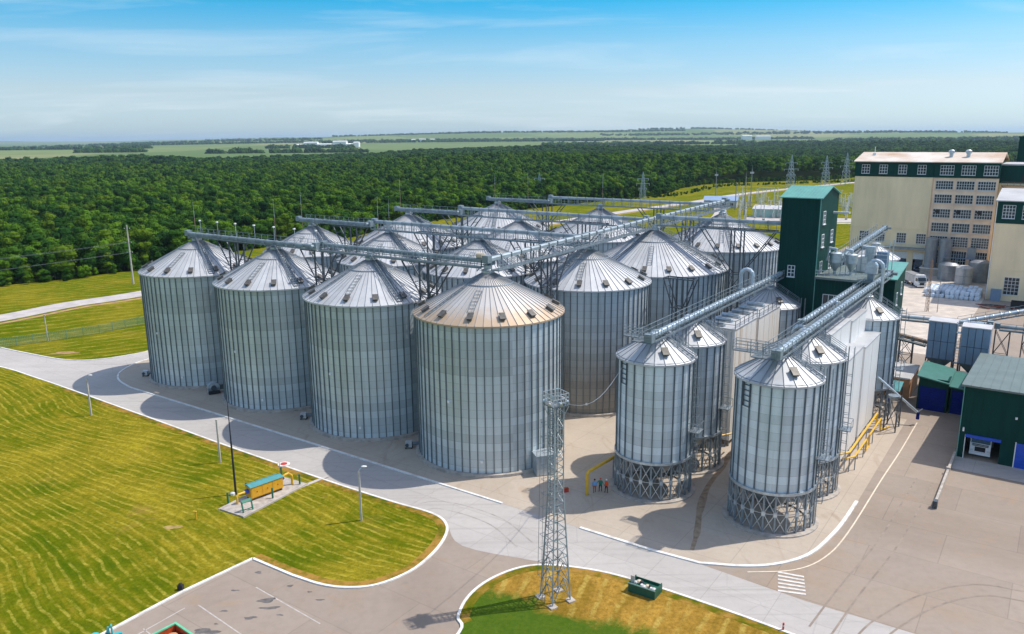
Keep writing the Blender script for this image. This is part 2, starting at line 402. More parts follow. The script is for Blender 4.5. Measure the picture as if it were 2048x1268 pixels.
def grass_mat(name, straw, green, lush, bias, rot, period, dry=(0.34, 0.20, 0.06), sward=None):
    k = NB(name, 0.9)
    p = k.coord('Position')
    # swaths: coordinates bent by slow noise so the mowing lines curve and loop
    bend = k.n.new('ShaderNodeTexNoise'); bend.inputs['Scale'].default_value = 0.018; bend.inputs['Detail'].default_value = 1.5
    k.l.new(p, bend.inputs['Vector'])
    vm = k.n.new('ShaderNodeVectorMath'); vm.operation = 'MULTIPLY_ADD'
    k.l.new(bend.outputs['Color'], vm.inputs[0]); vm.inputs[1].default_value = (24, 24, 0); k.l.new(p, vm.inputs[2])
    mp = k.n.new('ShaderNodeMapping'); k.l.new(vm.outputs[0], mp.inputs[0]); mp.inputs['Rotation'].default_value = (0, 0, rot)
    st = k.wave(mp.outputs[0], 0.314 / period, 2.2, 3, 1.2)
    streak = k.noise(mp.outputs[0], 1.0, 5, 0.7)
    mp2 = k.n.new('ShaderNodeMapping'); k.l.new(mp.outputs[0], mp2.inputs[0]); mp2.inputs['Scale'].default_value = (1.0, 0.10, 1)
    st2 = k.noise(mp2.outputs[0], 0.85, 5, 0.65)
    n1 = k.noise(p, 0.030, 5, 0.62, 0.8); n2 = k.noise(p, 0.19, 6, 0.7, 0.5); n3 = k.noise(p, 2.4, 6, 0.78)
    f = k.math('ADD', k.math('MULTIPLY', n1, 0.80), k.math('MULTIPLY', n2, 0.32))
    f = k.math('ADD', f, k.math('MULTIPLY', k.math('MULTIPLY', st, k.ramp(n2, [(0.42, 0.0), (0.62, 1.0)])), 0.10))
    f = k.math('ADD', f, k.math('MULTIPLY', st2, 0.50))
    f = k.math('ADD', f, bias - 0.24)
    c = k.ramp(f, [(0.36, lush), (0.52, green), (0.66, straw), (0.84, tuple(x * 1.4 for x in straw))])
    c = k.mix(k.ramp(n3, [(0.36, 0.60), (0.58, 0.0)]), c, tuple(x * 0.5 for x in green))
    c = k.mix(k.ramp(n3, [(0.58, 0.0), (0.75, 0.45)]), c, tuple(x * 1.35 for x in straw))
    c = k.mix(k.ramp(k.noise(p, 0.10, 5, 0.65, 0.3), [(0.62, 0.0), (0.74, 0.6)]), c, dry)
    # pale lines of dry clippings left by the mower, broken up and fading in and out
    ln = k.wave(mp.outputs[0], 0.314 / (period * 0.9), 3.6, 4, 1.0)
    lm = k.math('MULTIPLY', k.ramp(ln, [(0.72, 0.0), (0.95, 1.0)]), k.ramp(k.noise(p, 0.30, 6, 0.75, 0.8), [(0.40, 0.0), (0.58, 0.85)]))
    lm = k.math('MULTIPLY', lm, k.ramp(n3, [(0.35, 0.2), (0.6, 1.0)]))
    c = k.mix(lm, c, (min(.46, straw[0] * 1.55), min(.38, straw[1] * 1.6), straw[2] * 1.5 + .025))
    if sward:
        (ax, ay), (nx, ny) = sward; s = k.sep(p)
        dd = k.math('ADD', k.math('MULTIPLY', k.math('SUBTRACT', s[0], ax), nx), k.math('MULTIPLY', k.math('SUBTRACT', s[1], ay), ny))
        dd = k.math('ADD', dd, k.math('MULTIPLY', k.math('SUBTRACT', n2, 0.5), 9.0))
        lc = k.mix(n3, (0.022, 0.070, 0.006), (0.075, 0.155, 0.014))
        c = k.mix(k.ramp(k.math('ADD', k.math('MULTIPLY', dd, 0.25), 0.5), [(0.3, 0.0), (0.7, 0.92)]), c, lc)
    k.color(c); k.bump(k.math('ADD', n3, k.math('MULTIPLY', st2, 0.9)), 0.6, 0.2)
    k.b.inputs['Specular IOR Level'].default_value = 0.0
    return k.m
grass_mat('mown_grass', (0.255, 0.208, 0.016), (0.128, 0.148, 0.006), (0.050, 0.102, 0.003), 0.0, 2.185, 1.35)
grass_mat('meadow_grass', (0.215, 0.185, 0.014), (0.120, 0.145, 0.005), (0.065, 0.120, 0.003), -0.02, 1.1, 4.0)
_A, _B = ground(975, 1180), ground(1290, 1268)
_t = (_B - _A).normalized()
grass_mat('island_grass', (0.37, 0.215, 0.040), (0.25, 0.155, 0.022), (0.10, 0.11, 0.012), 0.05, 0.4, 2.2, sward=((_A.x, _A.y), (_t.y, -_t.x)))
grass_mat('lush_grass', (0.12, 0.175, 0.02), (0.07, 0.145, 0.012), (0.04, 0.11, 0.008), -0.04, 0.2, 2.0)
k = NB('countryside', 0.95)
p = k.coord('Position')
vor = k.voronoi(k.coord('Position', (1.0, 0.42, 0.0), 0.15), 0.0014)
vs = k.sep(vor)
fld = k.ramp(vs[0], [(0.0, (0.15, 0.21, 0.08)), (0.28, (0.24, 0.29, 0.12)), (0.45, (0.12, 0.19, 0.08)), (0.62, (0.34, 0.33, 0.17)), (0.8, (0.19, 0.25, 0.11))], 'CONSTANT')
fld = k.mix(k.noise(p, 0.004, 5), fld, (0.10, 0.14, 0.05))
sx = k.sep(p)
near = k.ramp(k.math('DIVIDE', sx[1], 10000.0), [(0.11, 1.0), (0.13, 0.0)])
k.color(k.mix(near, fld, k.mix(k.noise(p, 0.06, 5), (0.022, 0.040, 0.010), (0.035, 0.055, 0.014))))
k.b.inputs['Specular IOR Level'].default_value = 0.0
def leaf_mat(name, c0, c1, c2):
    k = NB(name, 0.75)
    p = k.coord('Position')
    big = k.noise(k.coord('Position', (1, 1, 0.3)), 0.014, 4, 0.6)
    f = k.math('ADD', k.math('MULTIPLY', k.objrand(), 0.60), k.math('MULTIPLY', big, 0.60))
    c = k.ramp(f, [(0.22, c0), (0.52, c1), (0.85, c2)])
    wz = k.n.new('ShaderNodeTexWhiteNoise'); wz.noise_dimensions = '1D'; k.l.new(k.math('MULTIPLY', k.objrand(), 91.7), wz.inputs['W'])
    c = k.mix(k.ramp(wz.outputs['Value'], [(0.80, 0.0), (0.95, 0.75)]), c, (c2[0] * 1.25, c2[1] * .95, c2[2]))
    c = k.mix(k.ramp(wz.outputs['Value'], [(0.05, 0.7), (0.16, 0.0)]), c, (c0[0] * .9, c0[1] * .95, c0[2] * 1.6))
    n = k.noise(p, 0.9, 4, 0.7)
    c = k.mix(1.0, c, k.math('ADD', k.math('MULTIPLY', n, 1.5), 0.25), 'MULTIPLY')
    k.color(c)
    k.b.inputs['Specular IOR Level'].default_value = 0.05
leaf_mat('foliage', (0.009, 0.036, 0.006), (0.024, 0.074, 0.006), (0.078, 0.158, 0.008))
leaf_mat('dark_foliage', (0.009, 0.034, 0.010), (0.018, 0.058, 0.012), (0.045, 0.105, 0.014))
mat('far_wood_green', (0.020, 0.045, 0.020), 0.9, 0, 0.3, 0.02)

# ------------------------------------------------------------------ mesh helpers
# pieces a pixel or two across, kept joined as one part
FINE = {'casing_flanges', 'railing', 'bracing', 'lacing', 'lattice', 'rungs', 'roof_seams', 'cladding_ribs', 'roof_railing', 'bin_seams', 'bin_legs', 'roof_ducts', 'deck_frame', 'insulators'}
class MB:
    def __init__(s): s.v = []; s.f = []; s.m = []
    def add(s, vs, fs, mi=0):
        o = len(s.v); s.v += [tuple(x) for x in vs]
        s.f += [tuple(i + o for i in f) for f in fs]; s.m += [mi] * len(fs); return s
    def box(s, x0, x1, y0, y1, z0, z1, mi=0):
        return s.add([(x0, y0, z0), (x1, y0, z0), (x1, y1, z0), (x0, y1, z0), (x0, y0, z1), (x1, y0, z1), (x1, y1, z1), (x0, y1, z1)],
              [(3, 2, 1, 0), (4, 5, 6, 7), (0, 1, 5, 4), (1, 2, 6, 5), (2, 3, 7, 6), (3, 0, 4, 7)], mi)
    def bar(s, p, q, w, h=None, mi=0):
        p, q = Vector(p), Vector(q); d = q - p
        if d.length < 1e-6: return s
        h = h or w; d.normalize()
        a = Vector((0, 0, 1)) if abs(d.z) < 0.9 else Vector((1, 0, 0))
        x = d.cross(a).normalized() * (w / 2); y = x.cross(d).normalized() * (h / 2)
        vs = [p - x - y, p + x - y, p + x + y, p - x + y, q - x - y, q + x - y, q + x + y, q - x + y]
        return s.add(vs, [(0, 1, 2, 3), (7, 6, 5, 4), (0, 4, 5, 1), (1, 5, 6, 2), (2, 6, 7, 3), (3, 7, 4, 0)], mi)
    def tube(s, p, q, r, n=8, r2=None, mi=0, caps=True):
        p, q = Vector(p), Vector(q); d = (q - p).normalized(); r2 = r if r2 is None else r2
        a = Vector((0, 0, 1)) if abs(d.z) < 0.9 else Vector((1, 0, 0))
        x = d.cross(a).normalized(); y = x.cross(d).normalized(); vs = []
        for c, rr in ((p, r), (q, r2)):
            vs += [c + x * (rr * math.cos(2 * PI * i / n)) + y * (rr * math.sin(2 * PI * i / n)) for i in range(n)]
        fs = [(i, i + n, (i + 1) % n + n, (i + 1) % n) for i in range(n)]
        if caps: fs += [tuple(range(n)), tuple(range(2 * n - 1, n - 1, -1))]
        return s.add(vs, fs, mi)
    def path(s, pts, r, n=8, mi=0):
        for a, b in zip(pts, pts[1:]): s.tube(a, b, r, n, mi=mi)
        for a in pts[1:-1]: s.ball(a, r * 1.02, mi)
        return s
    def ball(s, c, r, mi=0, n=8, m=5, sx=1, sy=1, sz=1):
        vs = [(c[0], c[1], c[2] + r * sz)]
        for j in range(1, m):
            t = PI * j / m
            vs += [(c[0] + sx * r * math.sin(t) * math.cos(2 * PI * i / n), c[1] + sy * r * math.sin(t) * math.sin(2 * PI * i / n), c[2] + sz * r * math.cos(t)) for i in range(n)]
        vs.append((c[0], c[1], c[2] - r * sz)); fs = [(0, 1 + i, 1 + (i + 1) % n) for i in range(n)]
        for j in range(m - 2):
            o = 1 + j * n; fs += [(o + i, o + n + i, o + n + (i + 1) % n, o + (i + 1) % n) for i in range(n)]
        o = 1 + (m - 2) * n; fs += [(o + i, len(vs) - 1, o + (i + 1) % n) for i in range(n)]
        return s.add(vs, fs, mi)
    def lathe(s, prof, n=32, mi=0, a0=0.0, a1=2 * PI, c=(0, 0)):
        full = abs(a1 - a0 - 2 * PI) < 1e-6; k = n if full else n + 1; vs = []
        for (r, z) in prof:
            vs += [(c[0] + r * math.cos(a0 + (a1 - a0) * i / n), c[1] + r * math.sin(a0 + (a1 - a0) * i / n), z) for i in range(k)]
        fs = []
        for j in range(len(prof) - 1):
            for i in range(n):
                b = (i + 1) % k; fs.append((j * k + i, j * k + b, (j + 1) * k + b, (j + 1) * k + i))
        return s.add(vs, fs, mi)
    def prism(s, poly, z0, z1, mi=0):
        n = len(poly); vs = [(x, y, z0) for x, y in poly] + [(x, y, z1) for x, y in poly]
        fs = [tuple(range(n - 1, -1, -1)), tuple(range(n, 2 * n))] + [(i, (i + 1) % n, (i + 1) % n + n, i + n) for i in range(n)]
        return s.add(vs, fs, mi)
    def mesh(s, name, mats, smooth=False):
        me = bpy.data.meshes.new(name); me.from_pydata(s.v, [], s.f)
        mats = mats if isinstance(mats, (list, tuple)) else [mats]
        for m in mats: me.materials.append(MAT[m])
        if len(mats) > 1: me.polygons.foreach_set('material_index', s.m)
        if smooth: me.polygons.foreach_set('use_smooth', [True] * len(me.polygons))
        me.update(); return me
    def build(s, name, mats, parent=None, smooth=False, loc=None, rz=0.0):
        o = link(name, s.mesh(name, mats, smooth), parent, loc, rz)
        if name in FINE: o['kind'] = 'stuff'
        return o
def link(name, me, parent=None, loc=None, rz=0.0):
    o = bpy.data.objects.new(name, me); COL.objects.link(o)
    if parent is not None: o.parent = parent
    if loc is not None: o.location = loc
    if rz: o.rotation_euler = (0, 0, rz)
    return o
def tag(o, label, cat, group=None, kind=None):
    if label: o['label'] = label
    if cat: o['category'] = cat
    if group: o['group'] = group
    if kind: o['kind'] = kind
    return o
def thing(name, label, cat, loc=(0, 0, 0), rz=0.0, group=None):
    o = bpy.data.objects.new(name, None); COL.objects.link(o)
    o.empty_display_size = 0.5; o.location = loc; o.rotation_euler = (0, 0, rz)
    return tag(o, label, cat, group)
def copy_thing(root, loc, rz, label=None, group=None):
    r = root.copy(); COL.objects.link(r); r.location = loc; r.rotation_euler = (0, 0, rz)
    if label: r['label'] = label
    if group: r['group'] = group
    for ch in list(root.children):
        c = ch.copy(); COL.objects.link(c); c.parent = r
        for g in list(ch.children):
            d = g.copy(); COL.objects.link(d); d.parent = c
    return r
def struct(name, mb, mats, kind='structure'):
    o = mb.build(name, mats); o['kind'] = kind; return o
def sheet(name, loops, z, m, thick=0.0, part_of=None):
    """flat sheet from one or more xy loops"""
    vs3 = [[Vector((x, y, 0)) for x, y in lp] for lp in loops]
    tri = tessellate_polygon(vs3); flat = [p for lp in loops for p in lp]
    mb = MB(); fs = []
    for t in tri:
        a, b, c = (Vector(flat[i]) for i in t)
        cr = (b - a).cross(c - a) if len(a) == 3 else (b.x - a.x) * (c.y - a.y) - (b.y - a.y) * (c.x - a.x)
        fs.append(t if cr > 0 else (t[0], t[2], t[1]))
    mb.add([(x, y, z) for x, y in flat], fs)
    if thick:
        for lp in loops:
            n = len(lp)
            mb.add([(x, y, z) for x, y in lp] + [(x, y, z - thick) for x, y in lp], [(i, (i + 1) % n, (i + 1) % n + n, i + n) for i in range(n)])
    return struct(name, mb, m)
def smooth_line(pts, sub=6, closed=False):
    """catmull-rom through xy points"""
    P = [Vector((p[0], p[1])) for p in pts]; n = len(P); out = []
    for i in range(n if closed else n - 1):
        a = P[(i - 1) % n] if closed or i > 0 else P[i] * 2 - P[i + 1]
        b, c = P[i], P[(i + 1) % n]
        d = P[(i + 2) % n] if closed or i < n - 2 else c * 2 - b
        for j in range(sub):
            t = j / sub
            q = 0.5 * ((2 * b) + (c - a) * t + (2 * a - 5 * b + 4 * c - d) * t * t + (3 * b - a - 3 * c + d) * t ** 3)
            out.append((q.x, q.y))
    if not closed: out.append((P[-1].x, P[-1].y))
    return out
def strip(name, line, w, z0, z1, m, closed=False, kind='structure', side=0.0):
    """kerb or painted line of width w along xy line"""
    P = [Vector(p) for p in line]; n = len(P); L = []; Rr = []
    for i in range(n):
        a = P[(i - 1) % n] if closed or i > 0 else P[i]; b = P[(i + 1) % n] if closed or i < n - 1 else P[i]
        d = (b - a).normalized(); nn = Vector((-d.y, d.x))
        L.append(P[i] + nn * (w / 2 + side)); Rr.append(P[i] - nn * (w / 2 - side))
    mb = MB()
    vs = []
    for i in range(n):
        vs += [(L[i].x, L[i].y, z1), (Rr[i].x, Rr[i].y, z1), (L[i].x, L[i].y, z0), (Rr[i].x, Rr[i].y, z0)]
    fs = []
    for i in range(n if closed else n - 1):
        a, b = 4 * i, 4 * ((i + 1) % n)
        fs += [(a, a + 1, b + 1, b)]
        if z1 - z0 > 0.03: fs += [(a + 2, a, b, b + 2), (a + 1, a + 3, b + 3, b + 1)]
    if not closed and z1 - z0 > 0.03:
        e = 4 * (n - 1); fs += [(0, 2, 3, 1), (e, e + 1, e + 3, e + 2)]
    mb.add(vs, fs)
    return struct(name, mb, m, kind)
def XY(pts): return [(p.x, p.y) for p in (S(*q) for q in pts)]
# ================================================================== SETTING
# terrain out to the horizon: flat round the plant, rolling hills beyond
def hill(x, y):
    r = math.hypot(x, y)
    if r < 2600 or y < 0: return 0.0
    t = min(1.0, (r - 2600) / 5200.0)
    h = 16 + 15 * math.sin(x / 2100 + 1.1) + 10 * math.sin(x / 900 + y / 1900) + 7 * math.sin(y / 1300 + 0.5)
    h += 26 * math.exp(-((x / max(y, 1) - 0.0) / 0.16) ** 2) * math.exp(-((r - 8200) / 2200) ** 2)
    h += 22 * math.exp(-((x / max(y, 1) - 0.22) / 0.12) ** 2) * math.exp(-((r - 9800) / 2200) ** 2)
    return t * t * h * 1.7
mb = MB()
rings = [0, 60, 150, 400, 900, 1600, 2600, 3000, 3500, 4000, 4600, 5200, 5900, 6600, 7400, 8200, 9000, 10000, 11000, 12500, 14500, 18000, 24000, 34000]
NA = 180
vs = []
for r in rings:
    for i in range(NA):
        a = 2 * PI * i / NA; x, y = r * math.sin(a), r * math.cos(a); vs.append((x, y, hill(x, y) - 0.03))
fs = []
for j in range(len(rings) - 1):
    for i in range(NA):
        b = (i + 1) % NA; fs.append((j * NA + i, (j + 1) * NA + i, (j + 1) * NA + b, j * NA + b))
mb.add(vs, [f[::-1] for f in fs])
o = struct('terrain', mb, 'countryside')
o.data.polygons.foreach_set('use_smooth', [True] * len(o.data.polygons))

# forest edge on the ground (surveyed), west to east
EDGE = [(-330, 190), (-230, 205), (-155, 233), (-138, 246), (-125, 264), (-107, 306), (-73, 344), (-34, 424), (-8, 452), (22, 492), (82, 552),
        (118, 596), (140, 655), (172, 705), (222, 735), (300, 755), (390, 840), (520, 960), (800, 1200)]
meadow = [(-420, -160), (420, -160), (620, 300), (800, 1190)] + [(x, y + 3) for x, y in EDGE[::-1][1:]] + [(-420, 195)]
sheet('meadow', [meadow], 0.0, 'meadow_grass')

# paved ground: one sheet of asphalt over the meadow, kerb lines from the survey
low_kerb = smooth_line(XY([(-170, -31), (-140, -26), (-105.1, -20.9), (-90, -20.3), (-75.7, -20.3), (-50, -20.6), (-30.6, -20.9), (-11, -20.9), (0, -20.6), (6.5, -20.2),
                           (9.6, -21.4), (11.4, -24), (12.5, -27.5), (12.8, -31.1), (11.8, -34.6), (9.8, -36.6), (7.2, -37.7), (3.5, -38.2)]), 5) + XY([(-2.5, -38.4)])
park_kerb = XY([(-2.5, -38.4), (-3.0, -46.3), (-2.8, -53.2), (-2.6, -72)])
up_kerb = smooth_line(XY([(-170, -17), (-145, -15), (-119.8, -14.0), (-108.8, -12.9), (-99.2, -11.5), (-94.5, -9.4), (-91.8, -6), (-90.5, -2), (-90, 2.2), (-90, 20), (-90, 60)]), 5)
paved = low_kerb + park_kerb[1:] + XY([(70, -90), (180, -60), (180, 260), (40, 260), (-6, 240), (-6, 130), (-6, 104), (-60, 104), (-90, 98)]) + up_kerb[::-1]
sheet('asphalt_yard', [paved], 0.012, 'yard_asphalt')
# light concrete carriageway along the front of the silos
lane = low_kerb[:low_kerb.index(min(low_kerb, key=lambda p: (Vector(p) - S(8, -20.4).to_2d()).length))] 
road = lane + smooth_line(XY([(9.5, -21.2), (14, -24.0), (22, -22.2), (30, -20.1), (46.5, -19.6), (70, -20.4), (110, -22)]), 4) + \
    XY([(110, -13.8), (64, -13.4), (47, -13.9), (36, -13.2), (22.4, -13.5), (11.7, -13.4), (-20.8, -13.3), (-60, -13.8)]) + \
    smooth_line(XY([(-69.6, -13.7), (-75.7, -12.4), (-80.1, -9.7), (-83.0, -5.6), (-84.2, -1.2), (-84.4, 20), (-84.4, 60)]), 4) + XY([(-90, 60)]) + up_kerb[::-1][1:]
sheet('concrete_road', [road], 0.022, 'road_concrete')
sheet('mill_yard', [XY([(12, 96), (34, 86), (47, 86), (47.5, 150), (48, 189.8), (12, 189.8)])], 0.024, 'mill_concrete')
# silo and hopper aprons
apron1 = smooth_line(XY([(-84.2, 60), (-84.2, -1.2), (-83.0, -5.6), (-80.1, -9.7), (-75.7, -12.4), (-69.6, -13.7)]), 4) + \
    XY([(-60, -13.6), (-20.8, -13.4), (11.7, -13.5), (22.4, -13.5), (36.3, -13.2)]) + smooth_line(XY([(36.3, -13.2), (40.3, -11.1), (43.1, -8.6), (45.1, -4.9), (46.1, 0.6), (46.4, 5.0), (46.5, 12)]), 4)[1:] + \
    XY([(46.5, 44), (36, 46), (21, 46), (20, 60), (-5, 62), (-6, 103), (-60, 103), (-84, 97)])
sheet('silo_apron', [apron1], 0.034, 'pad_concrete')
# kerbs, painted white
KH = 0.14
strip('kerb_verge', low_kerb, 0.30, 0.0, KH, 'kerb_paint')
strip('kerb_parking', park_kerb, 0.32, 0.0, KH, 'kerb_paint')
strip('kerb_upper', up_kerb, 0.28, 0.0, KH, 'kerb_paint')
strip('kerb_apron_west', smooth_line(XY([(-84.2, 12), (-84.2, -1.2), (-83.0, -5.6), (-80.1, -9.7), (-75.7, -12.4), (-69.6, -13.7)]), 4) + XY([(-60, -13.6), (-20.8, -13.4), (11.7, -13.5)]), 0.32, 0.0, KH, 'kerb_paint')
strip('kerb_apron_east', XY([(22.4, -13.5), (30.9, -13.5)]) + smooth_line(XY([(36.3, -13.1), (40.3, -11.1), (43.1, -8.6), (45.1, -4.9), (46.0, 0.6), (46.3, 5.0), (46.4, 10.6)]), 5), 0.38, 0.0, KH, 'kerb_paint')
isl = smooth_line(XY([(24.6, -60), (24.2, -45), (23.3, -36.2), (21.7, -34.3), (20.5, -31.3), (20.4, -27.8), (21.6, -24.3), (23.9, -22.1), (28.6, -20.3), (33.8, -19.7), (40.4, -19.6), (46.5, -19.8), (58, -20.6), (64, -24), (66, -60)]), 5)
sheet('grass_island', [isl], 0.11, 'island_grass')
strip('kerb_island', isl, 0.28, 0.0, KH + 0.02, 'kerb_paint')
# mown verge
verge = low_kerb + park_kerb[1:] + XY([(-20, -100), (-150, -110), (-190, -40)])
sheet('mown_verge', [verge], 0.09, 'mown_grass')
strip('dry_margin', [q_ for q_ in low_kerb if q_[0] > -80], 0.9, .09, .105, 'dry_margin', side=-.6)
strip('island_dry_margin', isl[12:-6], 0.9, .11, .122, 'dry_margin', side=-.6)
# lawn between the office tower and the mill
sheet('lawn', [XY([(-4, 128), (9, 128), (11, 186), (-4, 186)])], 0.05, 'lush_grass')
# perimeter track and outer road
trk = smooth_line([(-190, 95), (-150, 158), (-127.2, 190.6), (-118.5, 206.7), (-105.3, 222), (-62, 285), (0, 372), (62, 452), (124, 524), (181, 597), (304, 710), (430, 810), (620, 950)], 6)
strip('perimeter_track', trk, 8.2, 0.02, 0.03, 'track_gravel')
trk2 = [(Vector(p) + Vector((5.4, -3.6))).to_tuple() for p in trk[8:60]]
strip('track_verge', trk2, 1.8, 0.014, 0.018, 'bare_soil')
strip('service_track', smooth_line([(60, 300), (84, 352), (110, 420), (124, 470), (128, 520)], 5), 6.5, 0.02, 0.026, 'track_gravel')
strip('substation_path', [(118, 398), (150, 388), (215, 372)], 5, .02, .026, 'track_gravel')
sheet('substation_gravel', [[(118, 404), (196, 380), (206, 396), (128, 424)]], 0.012, 'track_gravel')
# painted lines
strip('edge_line', smooth_line(XY([(40.9, -12.0), (44.6, -9.0), (46.5, -4.9), (47.3, 2.0), (47.6, 18.6), (47.9, 30), (48.0, 43.5)]), 5), 0.16, 0.030, 0.038, 'cream_line')
for i in range(6):
    a, b = S(43.4 + 0.20 * i, -10.3 - 0.66 * i), S(45.8 + 0.20 * i, -9.75 - 0.6 * i)
    strip('crossing_bar', [(a.x, a.y), (b.x, b.y)], 0.30, 0.034, 0.042, 'worn_line')
for i, (u0, v0, u1, v1) in enumerate([(2.2, -41.6, 12.0, -42.1), (0.2, -46.6, 11, -47.4), (-0.6, -51.6, 11, -52.4)]):
    a, b = S(u0, v0), S(u1, v1); strip('bay_line', [(a.x, a.y), (b.x, b.y)], 0.12, 0.018, 0.022, 'bay_paint')
a, b = S(-0.4, -47.6), S(-0.2, -52.4); strip('bay_line', [(a.x, a.y), (b.x, b.y)], 0.12, 0.018, 0.022, 'bay_paint')
# tyre marks swinging through the junction and the yard
for i_, pts_ in enumerate([[(1640, 1262), (1700, 1180), (1780, 1080), (1850, 960)], [(700, 985), (800, 1020), (880, 1010), (985, 1040), (1050, 1090)], [(2060, 1195), (1960, 1180), (1860, 1200), (1770, 1250), (1720, 1300)]]):
    ln_ = smooth_line([tuple(ground(*q_)[:2]) for q_ in pts_], 8)
    for sd_ in (-.95, .95): strip('tyre_mark', ln_, .20, .024, .0245 + .001 * i_, 'tyre_mark' if i_ == 1 else 'yard_tyre_mark', side=sd_)
# stains with their own shapes
def blot(name, cx, cy, rx, ry, m, z=0.045, seed=0, rot=0.0):
    r = random.Random(seed); n = 18; ph = [r.uniform(0, 6.28) for _ in range(4)]; pts = []
    for i in range(n):
        t = 2 * PI * i / n; q = 1 + 0.22 * math.sin(2 * t + ph[0]) + 0.2 * math.sin(3 * t + ph[1]) + 0.12 * math.sin(5 * t + ph[2])
        x, y = rx * q * math.cos(t), ry * q * math.sin(t)
        pts.append((cx + x * math.cos(rot) - y * math.sin(rot), cy + x * math.sin(rot) + y * math.cos(rot)))
    return sheet(name, [pts], z, m)
for i, (px, py, rx, ry) in enumerate([(533, 1201, .9, .35), (540, 1216, .8, .25), (500, 1236, .55, .22), (448, 1222, .3, .16), (470, 1181, .35, .14), (517, 1145, .35, .2), (580, 1172, .35, .16), (619, 1184, .2, .12), (640, 1200, .35, .14), (412, 1263, 1.1, .4), (432, 1248, .2, .1), (560, 1230, .3, .12)]):
    g = ground(px, py); blot('oil_stain', g.x, g.y, rx, ry, 'oil_stain', 0.022, i)
mud_c = smooth_line([tuple(ground(*q)[:2]) for q in [(1462, 905), (1444, 935), (1415, 975), (1400, 1020), (1394, 1065), (1384, 1100)]], 6)
ml, mr_ = [], []
rm_ = random.Random(4)
for i_, (x_, y_) in enumerate(mud_c):
    w_ = (.36 + .06 * math.sin(i_ * .5) + rm_.uniform(-.06, .06)) * (1 if i_ < len(mud_c) - 5 else .5)
    ml.append((x_ - w_, y_ + .1)); mr_.append((x_ + w_, y_ - .1))
sheet('mud_streak', [ml + mr_[::-1]], 0.040, 'mud_stain')
g = ground(130, 706); blot('bare_patch', g.x, g.y, 3.0, 0.9, 'bare_soil', 0.03, 77)
for i, (px, py) in enumerate([(345, 1056)]):
    g = ground(px, py); blot('bare_patch', g.x, g.y, 0.9, 0.5, 'sandy_grass', 0.10, 90 + i)

# ================================================================== GRAIN SILOS
MESH = {}
def silo_meshes(R, he, ap, N, wall, stiff, roof, z0, rib=0.07, stw=0.13):
    key = (R, he, ap, N, wall, roof, z0)
    if key in MESH: return MESH[key]
    da = PI / N
    m = MB(); seg = 2
    for j in range(seg):
        a, b = -da + 2 * da * j / seg, -da + 2 * da * (j + 1) / seg
        m.add([(R * math.cos(a), R * math.sin(a), z0), (R * math.cos(b), R * math.sin(b), z0), (R * math.cos(b), R * math.sin(b), he), (R * math.cos(a), R * math.sin(a), he)], [(0, 1, 2, 3)])
    wall_m = m.mesh('wall_panel', wall)
    m = MB(); m.box(R - 0.01, R + 0.14, -stw / 2, stw / 2, z0, he - 0.06)
    stiff_m = m.mesh('stiffener', stiff)
    m = MB(); r0, r1 = 0.75, R + 0.32; sl = (ap - he) / R
    za, zb = ap - sl * r0, he - sl * 0.32
    g = 0.985
    m.add([(r0 * math.cos(-da * g), r0 * math.sin(-da * g), za), (r1 * math.cos(-da * g), r1 * math.sin(-da * g), zb), (r1 * math.cos(da * g), r1 * math.sin(da * g), zb), (r0 * math.cos(da * g), r0 * math.sin(da * g), za)], [(0, 1, 2, 3)])
    m.add([(r1 * math.cos(-da * g), r1 * math.sin(-da * g), zb), (r1 * math.cos(-da * g), r1 * math.sin(-da * g), zb - 0.22), (r1 * math.cos(da * g), r1 * math.sin(da * g), zb - 0.22), (r1 * math.cos(da * g), r1 * math.sin(da * g), zb)], [(0, 1, 2, 3)])
    c, s = math.cos(da), math.sin(da)
    w = rib / 2; px, py = -s * w, c * w
    P0, P1 = (r0 * c, r0 * s), (r1 * c, r1 * s)
    m.add([(P0[0] - px, P0[1] - py, za - .02), (P1[0] - px, P1[1] - py, zb - .02), (P1[0] + px, P1[1] + py, zb - .02), (P0[0] + px, P0[1] + py, za - .02),
           (P0[0] - px * .6, P0[1] - py * .6, za + .09), (P1[0] - px * .6, P1[1] - py * .6, zb + .09), (P1[0] + px * .6, P1[1] + py * .6, zb + .09), (P0[0] + px * .6, P0[1] + py * .6, za + .09)],
          [(4, 5, 6, 7), (0, 1, 5, 4), (2, 3, 7, 6), (1, 2, 6, 5)], 1)
    roof_m = m.mesh('roof_panel', [roof, 'roof_rib'])
    MESH[key] = (wall_m, stiff_m, roof_m)
    return MESH[key]
def vent_mesh(sl):
    if ('vent', sl) in MESH: return MESH[('vent', sl)]
    m = MB(); t = math.atan(sl)
    def tr(x, y, z): return (x * math.cos(t) + z * math.sin(t), y, -x * math.sin(t) + z * math.cos(t))
    def bx(x0, x1, y0, y1, z0, z1, mi):
        q = MB().box(x0, x1, y0, y1, z0, z1); m.add([tr(*v) for v in q.v], q.f, mi)
    bx(-0.42, 0.42, -0.30, 0.30, 0.0, 0.38, 0)
    bx(-0.52, 0.66, -0.40, 0.40, 0.38, 0.44, 1)
    bx(0.42, 0.60, -0.32, 0.32, 0.10, 0.38, 0)
    MESH[('vent', sl)] = m.mesh('roof_vent', ['vent_metal', 'vent_metal']); return MESH[('vent', sl)]
